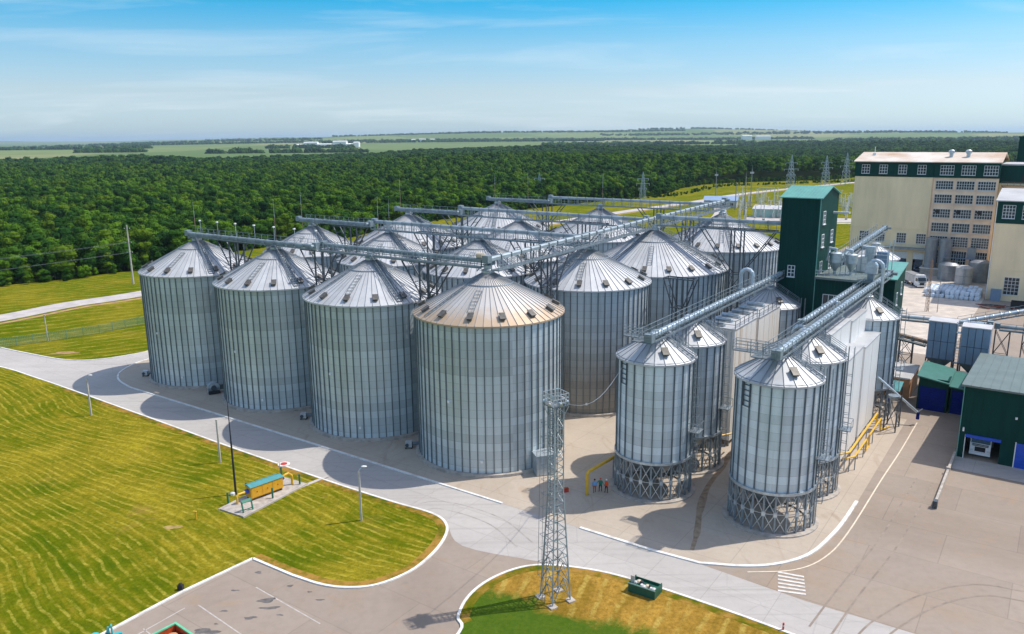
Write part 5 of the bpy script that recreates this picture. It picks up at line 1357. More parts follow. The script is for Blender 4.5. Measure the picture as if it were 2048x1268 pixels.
# ================================================================== BAGS, TANKS
q = MB(); pr = [(.38, 0), (.50, .12), (.54, .45), (.52, .8), (.40, .98), (.15, 1.04), (0, 1.04)]
n = 10; q.lathe(pr, n); q.v = [(max(-.5, min(.5, x * 1.12)), max(-.5, min(.5, y * 1.12)), z) for x, y, z in q.v]
bag = q.mesh('bulk_bag', 'bag_white', smooth=True)
r = random.Random(3)
for i in range(12):
    for j in range(9):
        for kz in range(2):
            if kz == 1 and (i < 1 or r.random() < .22): continue
            if i < 1 and j < 4: continue
            o = link('bulk_bag', bag, None, S(33.6 + 1.14 * i + r.uniform(-.08, .08), 149.6 + 1.35 * j + r.uniform(-.1, .1) + (.5 if kz else 0), 0.02 + 1.0 * kz), ANG + r.uniform(-.25, .25))
            o.scale = (1.08, 1.2, 1.0 + r.uniform(-.06, .08))
            tag(o, 'white wrapped bulk bag in the stacked rows before the cream mill', 'bag', 'stacked bulk bags')
def tank(label, u, v, r, h, m, legs=False, z0=.1):
    t = thing('storage_tank', label, 'tank', S(u, v), ANG, 'tanks at the mill')
    MB().lathe([(0, z0), (r, z0), (r, h), (r * .6, h + r * .22), (0, h + r * .26)], 28).build('shell', m, t, smooth=False)
    MB().lathe([(r + .01, h * .5), (r + .06, h * .5 + .04), (r + .01, h * .5 + .1)], 28).build('hoop', 'grey_steel', t)
    q = MB()
    for a in range(5): q.bar((r + .12, -.2, .4 + a * h / 5), (r + .12, .2, .4 + a * h / 5), .05)
    for y in (-.2, .2): q.bar((r + .12, y, .2), (r + .12, y, h + .6), .05)
    q.build('ladder', 'grey_steel', t, rz=R_(-80))
    return t
tank('left of the pair of tall slim grey tanks against the mill windows', 29.9, 187.0, 1.7, 11.2, 'tank_grey', z0=2.4)
tank('right of the pair of tall slim grey tanks against the mill windows', 33.6, 187.0, 1.7, 11.0, 'tank_grey', z0=2.4)
t = thing('tank_plinth', 'pale plinth under the pair of tall slim tanks', 'plinth', S(27.6, 184.8), ANG); MB().box(0, 8, 0, 4.4, 0, 2.4).build('plinth_body', 'concrete', t); MB().box(-.2, 8.2, -.2, 4.6, 2.15, 2.38).build('plinth_lip', 'white_paint', t)
tank('wide grey storage tank in the mill yard, left one', 36.0, 180.0, 2.9, 4.6, 'tank_grey'); tank('shorter pale storage tank in front of the grey ones', 40.4, 175.0, 2.2, 4.8, 'tank_pale')
tank('dark storage tank behind the pale one near the cream block', 43.8, 181, 2.9, 5.8, 'tank_grey')
t = thing('tank_walkway', 'blue-grey pipe rack and walkway over the storage tanks', 'platform', S(33.5, 183.6), ANG)
MB().box(0, 11, 0, 1.0, 6.0, 6.15).build('deck', 'filter_blue', t)
q = MB()
for i in range(12): q.bar((i, 0, 6.1), (i, 0, 7.2), .06)
q.bar((0, 0, 7.2), (11, 0, 7.2), .07); q.bar((0, 0, 6.7), (11, 0, 6.7), .05); q.build('railing', 'filter_blue', t)
for x in (.2, 3.8, 7.2, 10.8): MB().bar((x, .5, 0), (x, .5, 6.0), .2).build('post', 'grey_steel', t)
MB().box(6.2, 8.4, 1.4, 3.4, 6.0, 9.2).build('cabin', 'tank_grey', t)
t = thing('scrap_heap', 'heap of rusty red scrap beams in front of the cream block', 'scrap', S(46.2, 140.5), ANG)
for i in range(16):
    a = r.uniform(-.4, .5); x, y = r.uniform(0, 9), r.uniform(0, 4.5); L = r.uniform(1.5, 3.2)
    MB().bar((x, y, .15 + r.uniform(0, .6)), (x + L * math.cos(a), y + L * math.sin(a), .2 + r.uniform(0, .6)), .25, .2).build('beam', 'scrap_red' if i % 3 else 'dark_steel', t)
t = thing('dark_skip', 'black open container at the right edge by the cream block', 'container', S(54, 143), ANG)
MB().box(0, 5, 0, .12, .2, 1.9).box(0, 5, 2.2, 2.32, .2, 1.9).box(0, .12, .12, 2.2, .2, 1.9).box(4.88, 5, .12, 2.2, .2, 1.9).box(.1, 4.9, .1, 2.2, .2, .3).build('container_body', 'black_rubber', t); MB().box(.2, .5, 0, 2.3, 0, .2).box(4.5, 4.8, 0, 2.3, 0, .2).build('skid', 'dark_steel', t)
for i, (px, py, ty) in enumerate([(1853, 623, 560), (1874, 625, 535)]):
    g = ground(px, py); t = thing('yard_mast', ['brown lattice mast in the yard before the bags', 'thin mast in the yard before the bags'][i], 'mast', g, 0, 'yard masts')
    h = 13 if i == 0 else 12
    q = MB()
    if i == 0:
        for x, y in ((-.3, -.3), (.3, -.3), (.3, .3), (-.3, .3)): MB().bar((x, y, 0), (x * .5, y * .5, h), .08).build('leg', 'rust_stain_pipe', t)
        for z in range(12): q.bar((-.3, -.3, z), (.28, -.3, z + 1), .05); q.bar((.3, -.3, z), (.28, .3, z + 1), .05)
        q.build('lacing', 'rust_stain_pipe', t)
    else:
        MB().tube((0, 0, 0), (0, 0, h), .09, 8, .05).build('pole', 'grey_steel', t); MB().box(-.5, .5, -.1, .1, h - .2, h).build('floodlight', 'grey_steel', t)

# ================================================================== LATTICE MAST ON THE ISLAND
t = thing('lattice_mast', 'slender galvanised lattice mast with railed top platform on the grass island', 'mast', (3.85, 66.6, 0.11), 0.55)
B, T2, HB = 1.02, .50, 19.4
corner = [(-1, -1), (1, -1), (1, 1), (-1, 1)]
hw = lambda z: B + (T2 - B) * min(1, z / 11.0)
for cx_, cy_ in corner:
    q = MB(); q.bar((cx_ * B, cy_ * B, 0), (cx_ * T2, cy_ * T2, 11), .10); q.bar((cx_ * T2, cy_ * T2, 11), (cx_ * T2, cy_ * T2, HB), .085); q.build('leg', 'casing_steel', t)
    MB().box(cx_ * B - .38, cx_ * B + .38, cy_ * B - .38, cy_ * B + .38, -.05, .12).build('footing', 'concrete', t)
q = MB(); zs = [.2, 1.9, 3.5, 4.6, 5.6, 6.5, 7.4, 8.3, 9.1, 9.9, 10.6] + [11.2 + .75 * i for i in range(11)]
for i in range(len(zs) - 1):
    z0, z1 = zs[i], zs[i + 1]; h0, h1 = hw(z0), hw(z1)
    for j in range(4):
        a, b = corner[j], corner[(j + 1) % 4]
        q.bar((a[0] * h1, a[1] * h1, z1), (b[0] * h1, b[1] * h1, z1), .05)
        if i < 3:
            mx = ((a[0] + b[0]) / 2 * h1, (a[1] + b[1]) / 2 * h1, z1)
            q.bar((a[0] * h0, a[1] * h0, z0), mx, .06); q.bar((b[0] * h0, b[1] * h0, z0), mx, .06)
        elif i % 2: q.bar((a[0] * h0, a[1] * h0, z0), (b[0] * h1, b[1] * h1, z1), .035)
        else: q.bar((b[0] * h0, b[1] * h0, z0), (a[0] * h1, a[1] * h1, z1), .035)
q.build('lacing', 'gallery_steel', t)
q = MB()
for y in (-.22, .22): q.bar((-B - .35, y, .1), (-T2 - .25, y, 11), .04); q.bar((-T2 - .25, y, 11), (-T2 - .25, y, HB), .04)
for i in range(44):
    z = .5 + .43 * i; x = -hw(z) - .35 + .1 * min(1, z / 11); q.bar((x, -.22, z), (x, .22, z), .03)
for i in range(12):
    z = 3 + 1.35 * i; x = -hw(z) - .3; q.bar((x, -.3, z), (x - .6, -.3, z), .03); q.bar((x - .6, -.3, z), (x - .6, .3, z), .03); q.bar((x - .6, .3, z), (x, .3, z), .03)
for y in (-.3, .3): q.bar((-hw(3) - .9, y, 3), (-T2 - .9, y, 18.2), .03)
q.build('caged_ladder', 'grey_steel', t)
pl = MB().box(-.82, .82, -.82, .82, HB - .1, HB).build('platform', 'grating', t)
q = MB()
for i in range(4):
    a, b = corner[i], corner[(i + 1) % 4]
    for h in (.35, .7, 1.1): q.bar((a[0] * .82, a[1] * .82, HB + h), (b[0] * .82, b[1] * .82, HB + h), .045)
    for j in range(4):
        f = j / 4; x, y = (a[0] + (b[0] - a[0]) * f) * .82, (a[1] + (b[1] - a[1]) * f) * .82; q.bar((x, y, HB), (x, y, HB + 1.1), .045)
    q.bar((a[0] * T2, a[1] * T2, HB - 1.1), (a[0] * .82, a[1] * .82, HB - .1), .05)
q.build('railing', 'galvanised_steel', pl)
for i, a in enumerate((20, 75, 140, 200, 260, 320)):
    ar = R_(a); q = MB().box(.82, .98, -.15, .15, HB + .15, HB + .45); q.tube((.9, 0, HB + .3), (1.1, 0, HB + .22), .13, 10, .18); q.build('floodlight', 'galvanised_steel' if i % 3 else 'tank_pale', pl, rz=ar)
MB().tube((0, 0, HB), (0, 0, HB + 2.6), .05, 6, .02).bar((-.3, 0, HB + 1.4), (.3, 0, HB + 1.4), .05).build('aerial', 'galvanised_steel', t)
t = thing('overhead_wire', 'thin wire from the mast platform to the front left hopper silo', 'wire', (3.85, 66.6, 19.9), 0)
e0 = S(24.3, 1.1, 16.0) + Vector((-4.4, -2, 0)) - Vector((3.85, 66.6, 19.9)); q = MB(); pts = [e0 * (i / 10) + Vector((0, 0, -2.2 * math.sin(PI * i / 10))) for i in range(11)]
for a, b in zip(pts, pts[1:]): q.bar(a, b, .035)
q.build('strand', 'galvanised_steel', t)
# corrugated container beside the nearest silo
t = thing('metal_container', 'grey ribbed metal container between the nearest silo and the mast', 'container', (3.0, 94.2, 0), .28)
MB().box(0, 2.6, 0, 2.4, .1, 2.7).build('container_body', 'galvanised_steel', t)
for i in range(9): MB().box(.1 + .29 * i, .22 + .29 * i, -.05, 0, .15, 2.65).build('rib', 'galvanised_steel', t)
for i in range(8): MB().box(2.6, 2.65, .12 + .29 * i, .24 + .29 * i, .15, 2.65).build('rib', 'galvanised_steel', t)
MB().box(-.06, 2.66, -.06, 2.46, 2.7, 2.78).build('lid', 'galvanised_steel', t)
q = MB()
for x in (0, 2.6):
    for y in (0, 2.4): q.bar((x, y, 2.78), (x, y, 3.5), .05)
q.bar((0, 0, 3.5), (2.6, 0, 3.5), .05); q.bar((2.6, 0, 3.5), (2.6, 2.4, 3.5), .05); q.bar((0, 2.4, 3.5), (2.6, 2.4, 3.5), .05); q.build('roof_railing', 'galvanised_steel', t)
# aeration fans at the silo feet
def fan(label, px, py, big=False, rz=0.0):
    g = ground(px, py); t = thing('aeration_fan', label, 'fan', g, rz, 'aeration fans')
    s = 1.0
    if big:
        q = MB(); q.tube((0, -.45, 1.05), (0, .45, 1.05), 1.0, 20); q.box(-1.0, .9, -.45, .45, .1, 1.05); q.build('scroll_housing', 'galvanised_steel', t)
        MB().tube((0, -.62, 1.05), (0, -.45, 1.05), .45, 14).build('inlet', 'dark_steel', t)
        MB().box(-.9, .9, -.95, -.5, .05, .55).build('motor', 'black_rubber', t); MB().box(.9, 2.2, -.3, .3, .6, 1.3).build('duct', 'dark_steel', t)
    else:
        MB().box(-.45, .45, -.4, .4, .25, 1.05).build('housing', 'tank_pale', t); MB().tube((.45, 0, .65), (1.4, .5, .5), .26, 10).build('duct', 'grey_steel', t)
        MB().tube((-.2, -.4, .6), (-.2, -.6, .6), .25, 12).build('inlet', 'dark_steel', t); MB().box(-.5, -.3, -.4, .4, 0, .25).box(.3, .5, -.4, .4, 0, .25).build('feet', 'black_rubber', t)
fan('small fan box left of the leftmost front silo', 292, 752); fan('small fan box between second and third front silos', 608, 838); fan('small fan box between third front silo and the rusty-roofed one', 818, 896)
fan('large round blower fan between the two leftmost front silos', 428, 786, True, .5)

# ================================================================== GAS REGULATOR UNIT
t = thing('concrete_pad', 'pale concrete pad under the yellow gas cabinet in the grass', 'pad', (-30.5, 88.9, .09), R_(60.0))
MB().box(-5.0, 5.2, -2.0, 2.0, 0, .16).build('slab', 'concrete', t); MB().box(-5.1, 5.3, -2.12, -2.0, -.02, .2).box(-5.1, 5.3, 2.0, 2.12, -.02, .2).build('edging', 'track_gravel', t)
g0, g1 = ground(608, 974), ground(648, 955)
strip('pad_path', [(g0.x - .5, g0.y - .4), (g1.x + .5, g1.y + .3)], .55, .095, .11, 'track_gravel')
t = thing('gas_cabinet', 'bright yellow gas regulator cabinet with teal roof', 'cabinet', (-30.55, 89.45, .25), R_(47))
L, w = 4.3, 1.35
MB().box(-L / 2, L / 2, -w / 2, w / 2, .3, 1.75).build('cabinet_body', 'gas_yellow', t)
q = MB(); q.add([(-L / 2 - .1, -w / 2 - .1, 1.75), (L / 2 + .1, -w / 2 - .1, 1.75), (L / 2 + .1, w / 2 + .1, 1.75), (-L / 2 - .1, w / 2 + .1, 1.75), (-L / 2 - .1, 0, 1.98), (L / 2 + .1, 0, 1.98)], [(0, 1, 5, 4), (2, 3, 4, 5), (3, 0, 4), (1, 2, 5), (3, 2, 1, 0)]); q.build('roof', 'teal_roof', t)
for i in range(3): o = MB().box(-L / 2 + .1 + i * 1.4, -L / 2 + 1.4 + i * 1.4, -w / 2 - .03, -w / 2, .4, 1.65).build('door', 'gas_yellow', t); MB().box(-L / 2 + .7 + i * 1.4, -L / 2 + .82 + i * 1.4, -w / 2 - .06, -w / 2 - .03, .95, 1.1).build('handle', 'rust_red', o)
for x in (-L / 2 + .2, 0, L / 2 - .2): MB().box(x - .1, x + .1, -w / 2 + .1, w / 2 - .1, 0, .3).build('foot', 'dark_steel', t)
MB().path([(-L / 2, 0, 1.15), (-L / 2 - 1.3, 0, 1.15), (-L / 2 - 1.5, 0, .95), (-L / 2 - 1.5, 0, 0)], .13, 10).build('inlet_pipe', 'pipe_yellow', t)
MB().path([(L / 2, 0, 1.2), (L / 2 + .7, 0, 1.55), (L / 2 + 1.2, 0, 1.6), (L / 2 + 1.6, -.1, 1.2), (L / 2 + 1.6, -.1, 0)], .15, 10).build('outlet_pipe', 'pipe_yellow', t)
MB().tube((-L / 2 - .35, 0, 1.15), (-L / 2 - .05, 0, 1.15), .3, 12).build('flange', 'bright_blue', t); MB().tube((L / 2 + .1, 0, 1.2), (L / 2 + .42, 0, 1.38), .3, 12).build('flange', 'bright_blue', t); MB().tube((L / 2 + .3, .1, 1.4), (L / 2 + .3, .1, 2.7), .12, 8).build('vent_stack', 'post_green', t)
for px, py, gl in [(457, 1010, 'green guard post at the left corner of the gas cabinet pad'), (494, 990, 'green guard post behind the left end of the gas cabinet'), (600, 972, 'green guard post at the road end of the gas cabinet pad'), (546, 1000, 'green guard post in front of the gas cabinet doors')]:
    g = ground(px, py); o = MB().box(-.09, .09, -.09, .09, 0, 1.5).build('guard_post', 'post_green', None, loc=(g.x, g.y, .1)); tag(o, gl, 'post', 'green guard posts')
for px, py, gl in [(557, 958, 'left of two thin yellow vent pipes behind the gas cabinet'), (561, 957, 'right of two thin yellow vent pipes behind the gas cabinet')]:
    g = ground(px, py); o = MB().tube((0, 0, 0), (0, 0, 2.1), .05, 8).build('vent_pipe', 'pipe_yellow', None, loc=(g.x, g.y, .1)); tag(o, gl, 'pipe', 'thin yellow vent pipes')
g = ground(497, 1026); t = thing('sign_frame', 'green frame stand with sloping board at the near corner of the pad', 'sign', (g.x, g.y, .2), R_(47))
for x in (-.6, .6): MB().bar((x, 0, 0), (x, .3, 1.3), .14).build('leg', 'post_green', t)
MB().bar((-.6, .1, .3), (.6, .1, .3), .08).build('crossbar', 'post_green', t); q = MB(); q.add([(-.6, .1, 1.15), (.6, .1, 1.15), (.6, .45, 1.35), (-.6, .45, 1.35), (-.6, .1, 1.2), (.6, .1, 1.2), (.6, .45, 1.4), (-.6, .45, 1.4)], [(3, 2, 1, 0), (4, 5, 6, 7), (0, 1, 5, 4), (1, 2, 6, 5), (2, 3, 7, 6), (3, 0, 4, 7)]); q.build('board', 'post_green', t)
g = ground(393, 1040); o = MB().path([(0, 0, 0), (0, 0, .8), (.05, 0, .95), (-.25, 0, 1.0)], .1, 8).build('marker_pipe', 'pipe_yellow', None, loc=(g.x, g.y, .09)); tag(o, 'lone short yellow marker pipe in the mown grass', 'pipe')
g = ground(568, 931); t = thing('hydrant_cover', 'white concrete ring with red hydrant cover beside the road', 'hydrant', (g.x, g.y, .09)); MB().lathe([(.8, 0), (.8, .14), (.4, .16)], 20).build('ring', 'kerb_paint', t); MB().lathe([(.45, .05), (.45, .2), (0, .24)], 16).build('cover', 'red_paint', t)

# ================================================================== LAMP POSTS AND POLES
def lamp(label, px, py, h, kind):
    g = ground(px, py); t = thing('lamp_post', label, 'lamp post', g, 0, 'concrete lamp posts')
    MB().bar((0, 0, 0), (0, 0, h), .22, .20).build('post', 'pole_concrete', t)
    if kind: MB().path([(0, 0, h), (.1, 0, h + .25), (.45, .1, h + .5)], .05, 6).build('arm', 'galvanised_steel', t); MB().ball((.6, .12, h + .55), .2, n=10, m=6, sx=1.8, sy=.8, sz=.5).build('lamp_head', 'white_paint', t, smooth=True)
    else: MB().box(-.14, .14, -.14, .14, h, h + .06).build('cap', 'pole_concrete', t)
    return t
lamp('concrete lamp post by the road bend at the far left', 183, 832, 6.2, 1); lamp('concrete post without lamp in the grass beside the road', 441, 926, 6.2, 0)
lamp('nearest concrete lamp post, on the grass tongue', 723, 1042, 6.1, 1)
g = ground(472, 990); t = thing('black_mast', 'tall slim black mast next to the yellow gas cabinet', 'mast', g); MB().tube((0, 0, 0), (0, 0, 7), .15, 8, .11).build('lower_pole', 'cloth_dark', t); MB().tube((0, 0, 7), (0, 0, 13), .09, 8, .03).build('upper_pole', 'cloth_dark', t)
g = ground(466, 991); o = MB().lathe([(.3, 0), (.3, .3), (.2, .38), (0, .4)], 12).build('anchor_block', 'white_paint', None, loc=(g.x, g.y, .09)); tag(o, 'small white block at the foot of the black mast', 'block')
# wooden/concrete power pole with wires on the left
g = ground(267, 568); t = thing('power_pole', 'tall pale power pole at the forest edge on the left', 'utility pole', g)
MB().tube((0, 0, 0), (0, 0, 18), .28, 10, .16).build('pole', 'pole_concrete', t)
for z in (16.8, 12.6, 9.6): o = MB().bar((-1.0, 0, z), (1.0, 0, z), .14).build('crossarm', 'dark_steel', t); MB().tube((-.8, 0, z), (-.8, 0, z + .35), .08, 6).tube((.8, 0, z), (.8, 0, z + .35), .08, 6).build('insulators', 'insulator', o)
wa = [(g.x, g.y, z) for z in (13, 13, 10, 10, 16.8)]; tgt = [(-10, 490), (-10, 515), (-10, 540), (-10, 558), (-10, 500)]
t = thing('power_line', 'sagging power wires running left from the pale power pole', 'wire', (g.x, g.y, 0))
far = Vector((-75, -75, 0))
for i, z in enumerate((13.0, 12.6, 9.9, 9.6)):
    dx = -.8 if i % 2 else .8; q = MB(); pts = [Vector((dx, 0, z)) + far * (j / 12) + Vector((0, 0, -1.4 * math.sin(PI * j / 12))) for j in range(13)]
    for a, b in zip(pts, pts[1:]): q.bar(a, b, .035)
    q.build('strand', 'tank_grey', t)
g = ground(96, 682); t = thing('fence_lamp', 'thin pale post rising beside the perimeter fence at left', 'post', g); MB().tube((0, 0, 0), (0, 0, 5.8), .13, 8, .09).build('pole', 'pole_concrete', t); MB().box(-.2, .2, -.1, .1, 5.7, 5.9).build('cap', 'pole_concrete', t)
# perimeter fence: posts and wire-mesh bays
fl = [ground(-60, 703), ground(0, 696), ground(100, 683), ground(200, 667), ground(300, 646)]
fl.append(fl[-1] + (fl[-1] - fl[-2]) * 1.5)
t = thing('mesh_fence', 'green wire mesh perimeter fence across the grass at left', 'fence', fl[0])
fp = []
for a, b in zip(fl, fl[1:]):
    n = max(1, int((b - a).length / 2.6)); fp += [a + (b - a) * (i / n) for i in range(n)]
fp.append(fl[-1]); pm = MB().bar((0, 0, 0), (0, 0, 2.1), .10).mesh('fence_post', 'fence_green')
for p in fp: link('fence_post', pm, t, p - fl[0])
for a, b in zip(fp, fp[1:]):
    a, b = a - fl[0], b - fl[0]; q = MB()
    for i in range(9): z = .15 + .23 * i; q.bar((a.x, a.y, z), (b.x, b.y, z), .035)
    for i in range(1, 10): p = a + (b - a) * (i / 10); q.bar((p.x, p.y, .1), (p.x, p.y, 2.0), .03)
    q.build('mesh_bay', 'fence_green', t)

# ================================================================== SKIP, FOREGROUND MACHINES, PEOPLE
t = thing('waste_skip', 'open dark green skip full of rubbish on the grass island', 'skip', (10.9, 67.75, .11), -.60)
w, d, h = 2.75, 1.75, .95
MB().box(0, w, 0, .07, 0, h).build('side', 'skip_green', t); MB().box(0, w, d - .07, d, 0, h * .8).build('side', 'skip_green', t); MB().box(0, .07, .07, d - .07, 0, h).build('end', 'skip_green', t); MB().box(w - .07, w, .07, d - .07, 0, h).build('end', 'skip_green', t); MB().box(.07, w - .07, .07, d - .07, 0, .5).build('floor', 'skip_green', t)
MB().box(-.03, w + .03, -.03, .0, h - .08, h + .03).build('rim', 'pale_green_wall', t)
for i in range(9):
    o = MB().ball((0, 0, 0), .22 + .1 * r.random(), n=7, m=4, sz=.7).build('rubbish_bag', ['tank_pale', 'beige_motor', 'cloth_dark', 'kerb_paint'][i % 4], t, loc=(.35 + .25 * i, .5 + r.random() * .8, .62))
MB().box(.1, .5, .3, .36, .4, 1.6).build('upright_sheet', 'tank_pale', t)
# open green trailer body with rusty red lining, corner into the frame
g = ground(352, 1245, 1.42); t = thing('tipper_body', 'open mint-green tipper body with rusty red inside at the bottom edge', 'trailer', (g.x, g.y, 0), R_(-38))
MB().box(0, 5, -.08, 0, .5, 1.3).build('side', 'mint_paint', t); MB().box(-.08, 0, -2.4, 0, .5, 1.3).build('end', 'mint_paint', t); MB().box(0, 5, -2.4, -2.32, .5, 1.3).build('side', 'mint_paint', t); MB().box(.002, 4.9, -2.3, -.09, .5, .6).build('bed', 'rust_red', t)
MB().box(-.14, 5, -.14, .06, 1.3, 1.42).box(-.14, .06, -2.4, -.14, 1.3, 1.419).build('rim', 'mint_paint', t); MB().box(.01, 4.9, -.12, -.085, .6, 1.29).box(.005, .04, -2.3, -.13, .6, 1.29).build('lining', 'rust_red', t)
MB().ball((.75, -.85, .75), .55, n=10, m=6, sz=.6).build('load', 'orange_brick', t)
for y in (-.1, -2.3): MB().tube((1.2, y - .12, .45), (1.2, y + .12, .45), .45, 14).build('wheel', 'black_rubber', t)
# turquoise implement
g = ground(226, 1278); t = thing('turquoise_implement', 'turquoise steel farm implement with upright plates at the bottom edge', 'machine', (g.x - .1, g.y - .3, 0), .4)
q = MB(); q.add([(-.45, 0, 0), (.05, 0, 0), (.05, 0, 1.35), (-.10, 0, 1.40), (-.45, .12, 0), (.05, .12, 0), (.05, .12, 1.35), (-.10, .12, 1.40)], [(0, 1, 2, 3), (7, 6, 5, 4), (0, 4, 5, 1), (1, 5, 6, 2), (2, 6, 7, 3), (3, 7, 4, 0)]); q.build('upright_plate', 'turquoise_paint', t)
q = MB(); q.v = []; q.bar((.25, .1, 0), (.22, .1, 1.5), .32, .12); q.build('upright_plate', 'turquoise_paint', t)
MB().bar((-1.6, .05, .45), (1.0, .05, .45), .3, .3).build('toolbar', 'turquoise_paint', t); MB().tube((-1.15, -.2, .5), (-1.15, .3, .5), .5, 16).build('wheel', 'turquoise_paint', t)
MB().bar((-.3, 0, .9), (.2, 0, .6), .08).build('link', 'dark_steel', t)
g = ground(362, 1181); o = MB().box(-.25, .25, -.2, .2, 0, .5).ball((0, 0, .55), .2, n=7, m=4).build('litter_bin', 'black_rubber', None, loc=(g.x, g.y, .1)); tag(o, 'small black bin beside the parking kerb', 'bin')
g = ground(1131, 984); t = thing('red_barrier', 'small red and white barrier block on the apron by the mast', 'barrier', (g.x, g.y, .04), .3)
MB().box(-.35, .35, -.2, .2, 0, .35).build('base', 'red_paint', t); MB().box(-.36, .36, -.21, .21, .35, .5).build('stripe', 'rust_red', t)
g = ground(1566, 1262); t = thing('red_bollard', 'red bollard with white band at the island kerb', 'bollard', (g.x, g.y, .1)); MB().tube((0, 0, 0), (0, 0, .7), .09, 8).build('post', 'red_paint', t); MB().tube((0, 0, .4), (0, 0, .5), .095, 8).build('band', 'white_paint', t)

def person(label, u, v, rz, top, legs, hat, hatm, arms):
    t = thing('person', label, 'person', S(u, v, .035), ANG + rz, 'workers by the front left hopper silo')
    P = {'pel': (0, 0, .92, .155), 'chest': (0, 0, 1.28, .175), 'neck': (0, 0, 1.47, .06), 'head': (0, -.02, 1.62, .10), 'crown': (0, -.01, 1.70, .085)}
    for s, n_ in ((-1, 'l'), (1, 'r')):
        st = .12 * s * (1 if arms != 2 else .6)
        P['hip' + n_] = (.10 * s, 0, .86, .10); P['knee' + n_] = (.12 * s, st * .6 - .03, .48, .068); P['ank' + n_] = (.12 * s, st, .09, .048); P['toe' + n_] = (.13 * s, st - .16, .04, .04)
        P['sh' + n_] = (.20 * s, 0, 1.39, .068)
        if arms == 1: P['el' + n_] = (.34 * s, -.06, 1.22, .05); P['wr' + n_] = (.42 * s, -.22, 1.10, .036); P['ha' + n_] = (.43 * s, -.30, 1.08, .04)
        else: P['el' + n_] = (.27 * s, .03, 1.12, .05); P['wr' + n_] = (.27 * s, -.07, .90, .036); P['ha' + n_] = (.26 * s, -.10, .81, .04)
    names = list(P); E = [('pel', 'chest'), ('chest', 'neck'), ('neck', 'head'), ('head', 'crown')]
    for n_ in 'lr': E += [('pel', 'hip' + n_), ('hip' + n_, 'knee' + n_), ('knee' + n_, 'ank' + n_), ('ank' + n_, 'toe' + n_), ('chest', 'sh' + n_), ('sh' + n_, 'el' + n_), ('el' + n_, 'wr' + n_), ('wr' + n_, 'ha' + n_)]
    me = bpy.data.meshes.new('body'); me.from_pydata([P[a][:3] for a in names], [(names.index(a), names.index(b)) for a, b in E], [])
    o = link('body', me, t); md = o.modifiers.new('skin', 'SKIN')
    if not me.skin_vertices: me.attributes.new('skin', 'FLOAT', 'POINT')
    sv = me.skin_vertices[0].data if me.skin_vertices else None
    if sv:
        for i, a in enumerate(names): sv[i].radius = (P[a][3], P[a][3]); sv[i].use_root = (a == 'pel')
    sb = o.modifiers.new('sub', 'SUBSURF'); sb.levels = 1; sb.render_levels = 1
    km = 'person_' + top + legs
    if km not in MAT:
        k = NB(km, .8); z = k.sep(k.coord('Object'))[2]
        k.color(k.ramp(k.math('DIVIDE', z, 2.0), [(0.0, (.02, .02, .02)), (.05, MAT[legs].node_tree.nodes['Principled BSDF'].inputs['Base Color'].default_value[:3]), (.47, MAT[top].node_tree.nodes['Principled BSDF'].inputs['Base Color'].default_value[:3]), (.735, (.45, .26, .18))], 'CONSTANT'))
    me.materials.append(MAT[km])
    q = MB(); q.ball((0, -.01, 1.69), .125, n=10, m=6, sz=.85); q.build('hard_hat' if hat else 'hair', hatm, t, smooth=True)
    q = MB(); q.lathe([(.19, .92), (.23, 1.05), (.24, 1.30), (.17, 1.44)], 12); q.v = [(x, y * .78, z) for x, y, z in q.v]; q.build('vest', top, t, smooth=True)
    return t
g = [Vector((9.95, 89.5)), Vector((10.7, 89.75)), Vector((11.4, 89.4))]
for i, (lab, top, legs, hat, hm, am, rz) in enumerate([('worker in light blue shirt standing nearest the yellow pipe', 'cloth_blue', 'cloth_rust', 0, 'hair_dark', 0, .6),
        ('worker in green jacket and red hard hat, middle of the three', 'cloth_green', 'cloth_dark', 1, 'helmet_red', 1, .2), ('worker in orange hi-vis and white hard hat, right of the three', 'cloth_orange', 'cloth_dark', 1, 'helmet_white', 0, -.4)]):
    dd = g[i] - ORG.to_2d(); person(lab, dd.dot(EU.to_2d()), dd.dot(EV.to_2d()), rz, top, legs, hat, hm, am)

# ================================================================== SUBSTATION, PYLONS, OUTBUILDINGS
def pylon(label, x, y, h, rz, s=1.0):
    t = thing('pylon', label, 'pylon', (x, y, 0), rz, 'lattice pylons'); c4 = [(-1, -1), (1, -1), (1, 1), (-1, 1)]
    hw = lambda z: (2.4 * (1 - z / h) + .35) * s
    for a in c4: MB().bar((a[0] * hw(0), a[1] * hw(0), 0), (a[0] * hw(h * .7), a[1] * hw(h * .7), h * .7), .22).bar((a[0] * hw(h * .7), a[1] * hw(h * .7), h * .7), (0, 0, h), .24).build('leg', 'pylon_steel', t)
    q = MB(); n = 9
    for i in range(n):
        z0, z1 = h * .95 * i / n, h * .95 * (i + 1) / n
        for j in range(4):
            a, b = c4[j], c4[(j + 1) % 4]; q.bar((a[0] * hw(z0), a[1] * hw(z0), z0), (b[0] * hw(z1), b[1] * hw(z1), z1), .09); q.bar((b[0] * hw(z0), b[1] * hw(z0), z0), (a[0] * hw(z1), a[1] * hw(z1), z1), .09)
    q.build('lattice', 'pylon_steel', t)
    for z, L in ((h * .42, 4.2), (h * .58, 6.8), (h * .76, 5.6)):
        o = MB().bar((-L * s, 0, z), (L * s, 0, z), .26, .34).build('crossarm', 'pylon_steel', t); q = MB()
        for x_ in (-L * s * .95, L * s * .95): q.tube((x_, 0, z), (x_, 0, z - 1.4), .13, 6)
        q.build('insulators', 'insulator', o)
pylon('lattice pylon just left of the green tower top', 223, 635, 27, .3); pylon('lattice pylon in the middle between green tower and mill', 269, 681, 25, .3); pylon('lattice pylon closest to the mill corner', 290, 690, 27, .3)
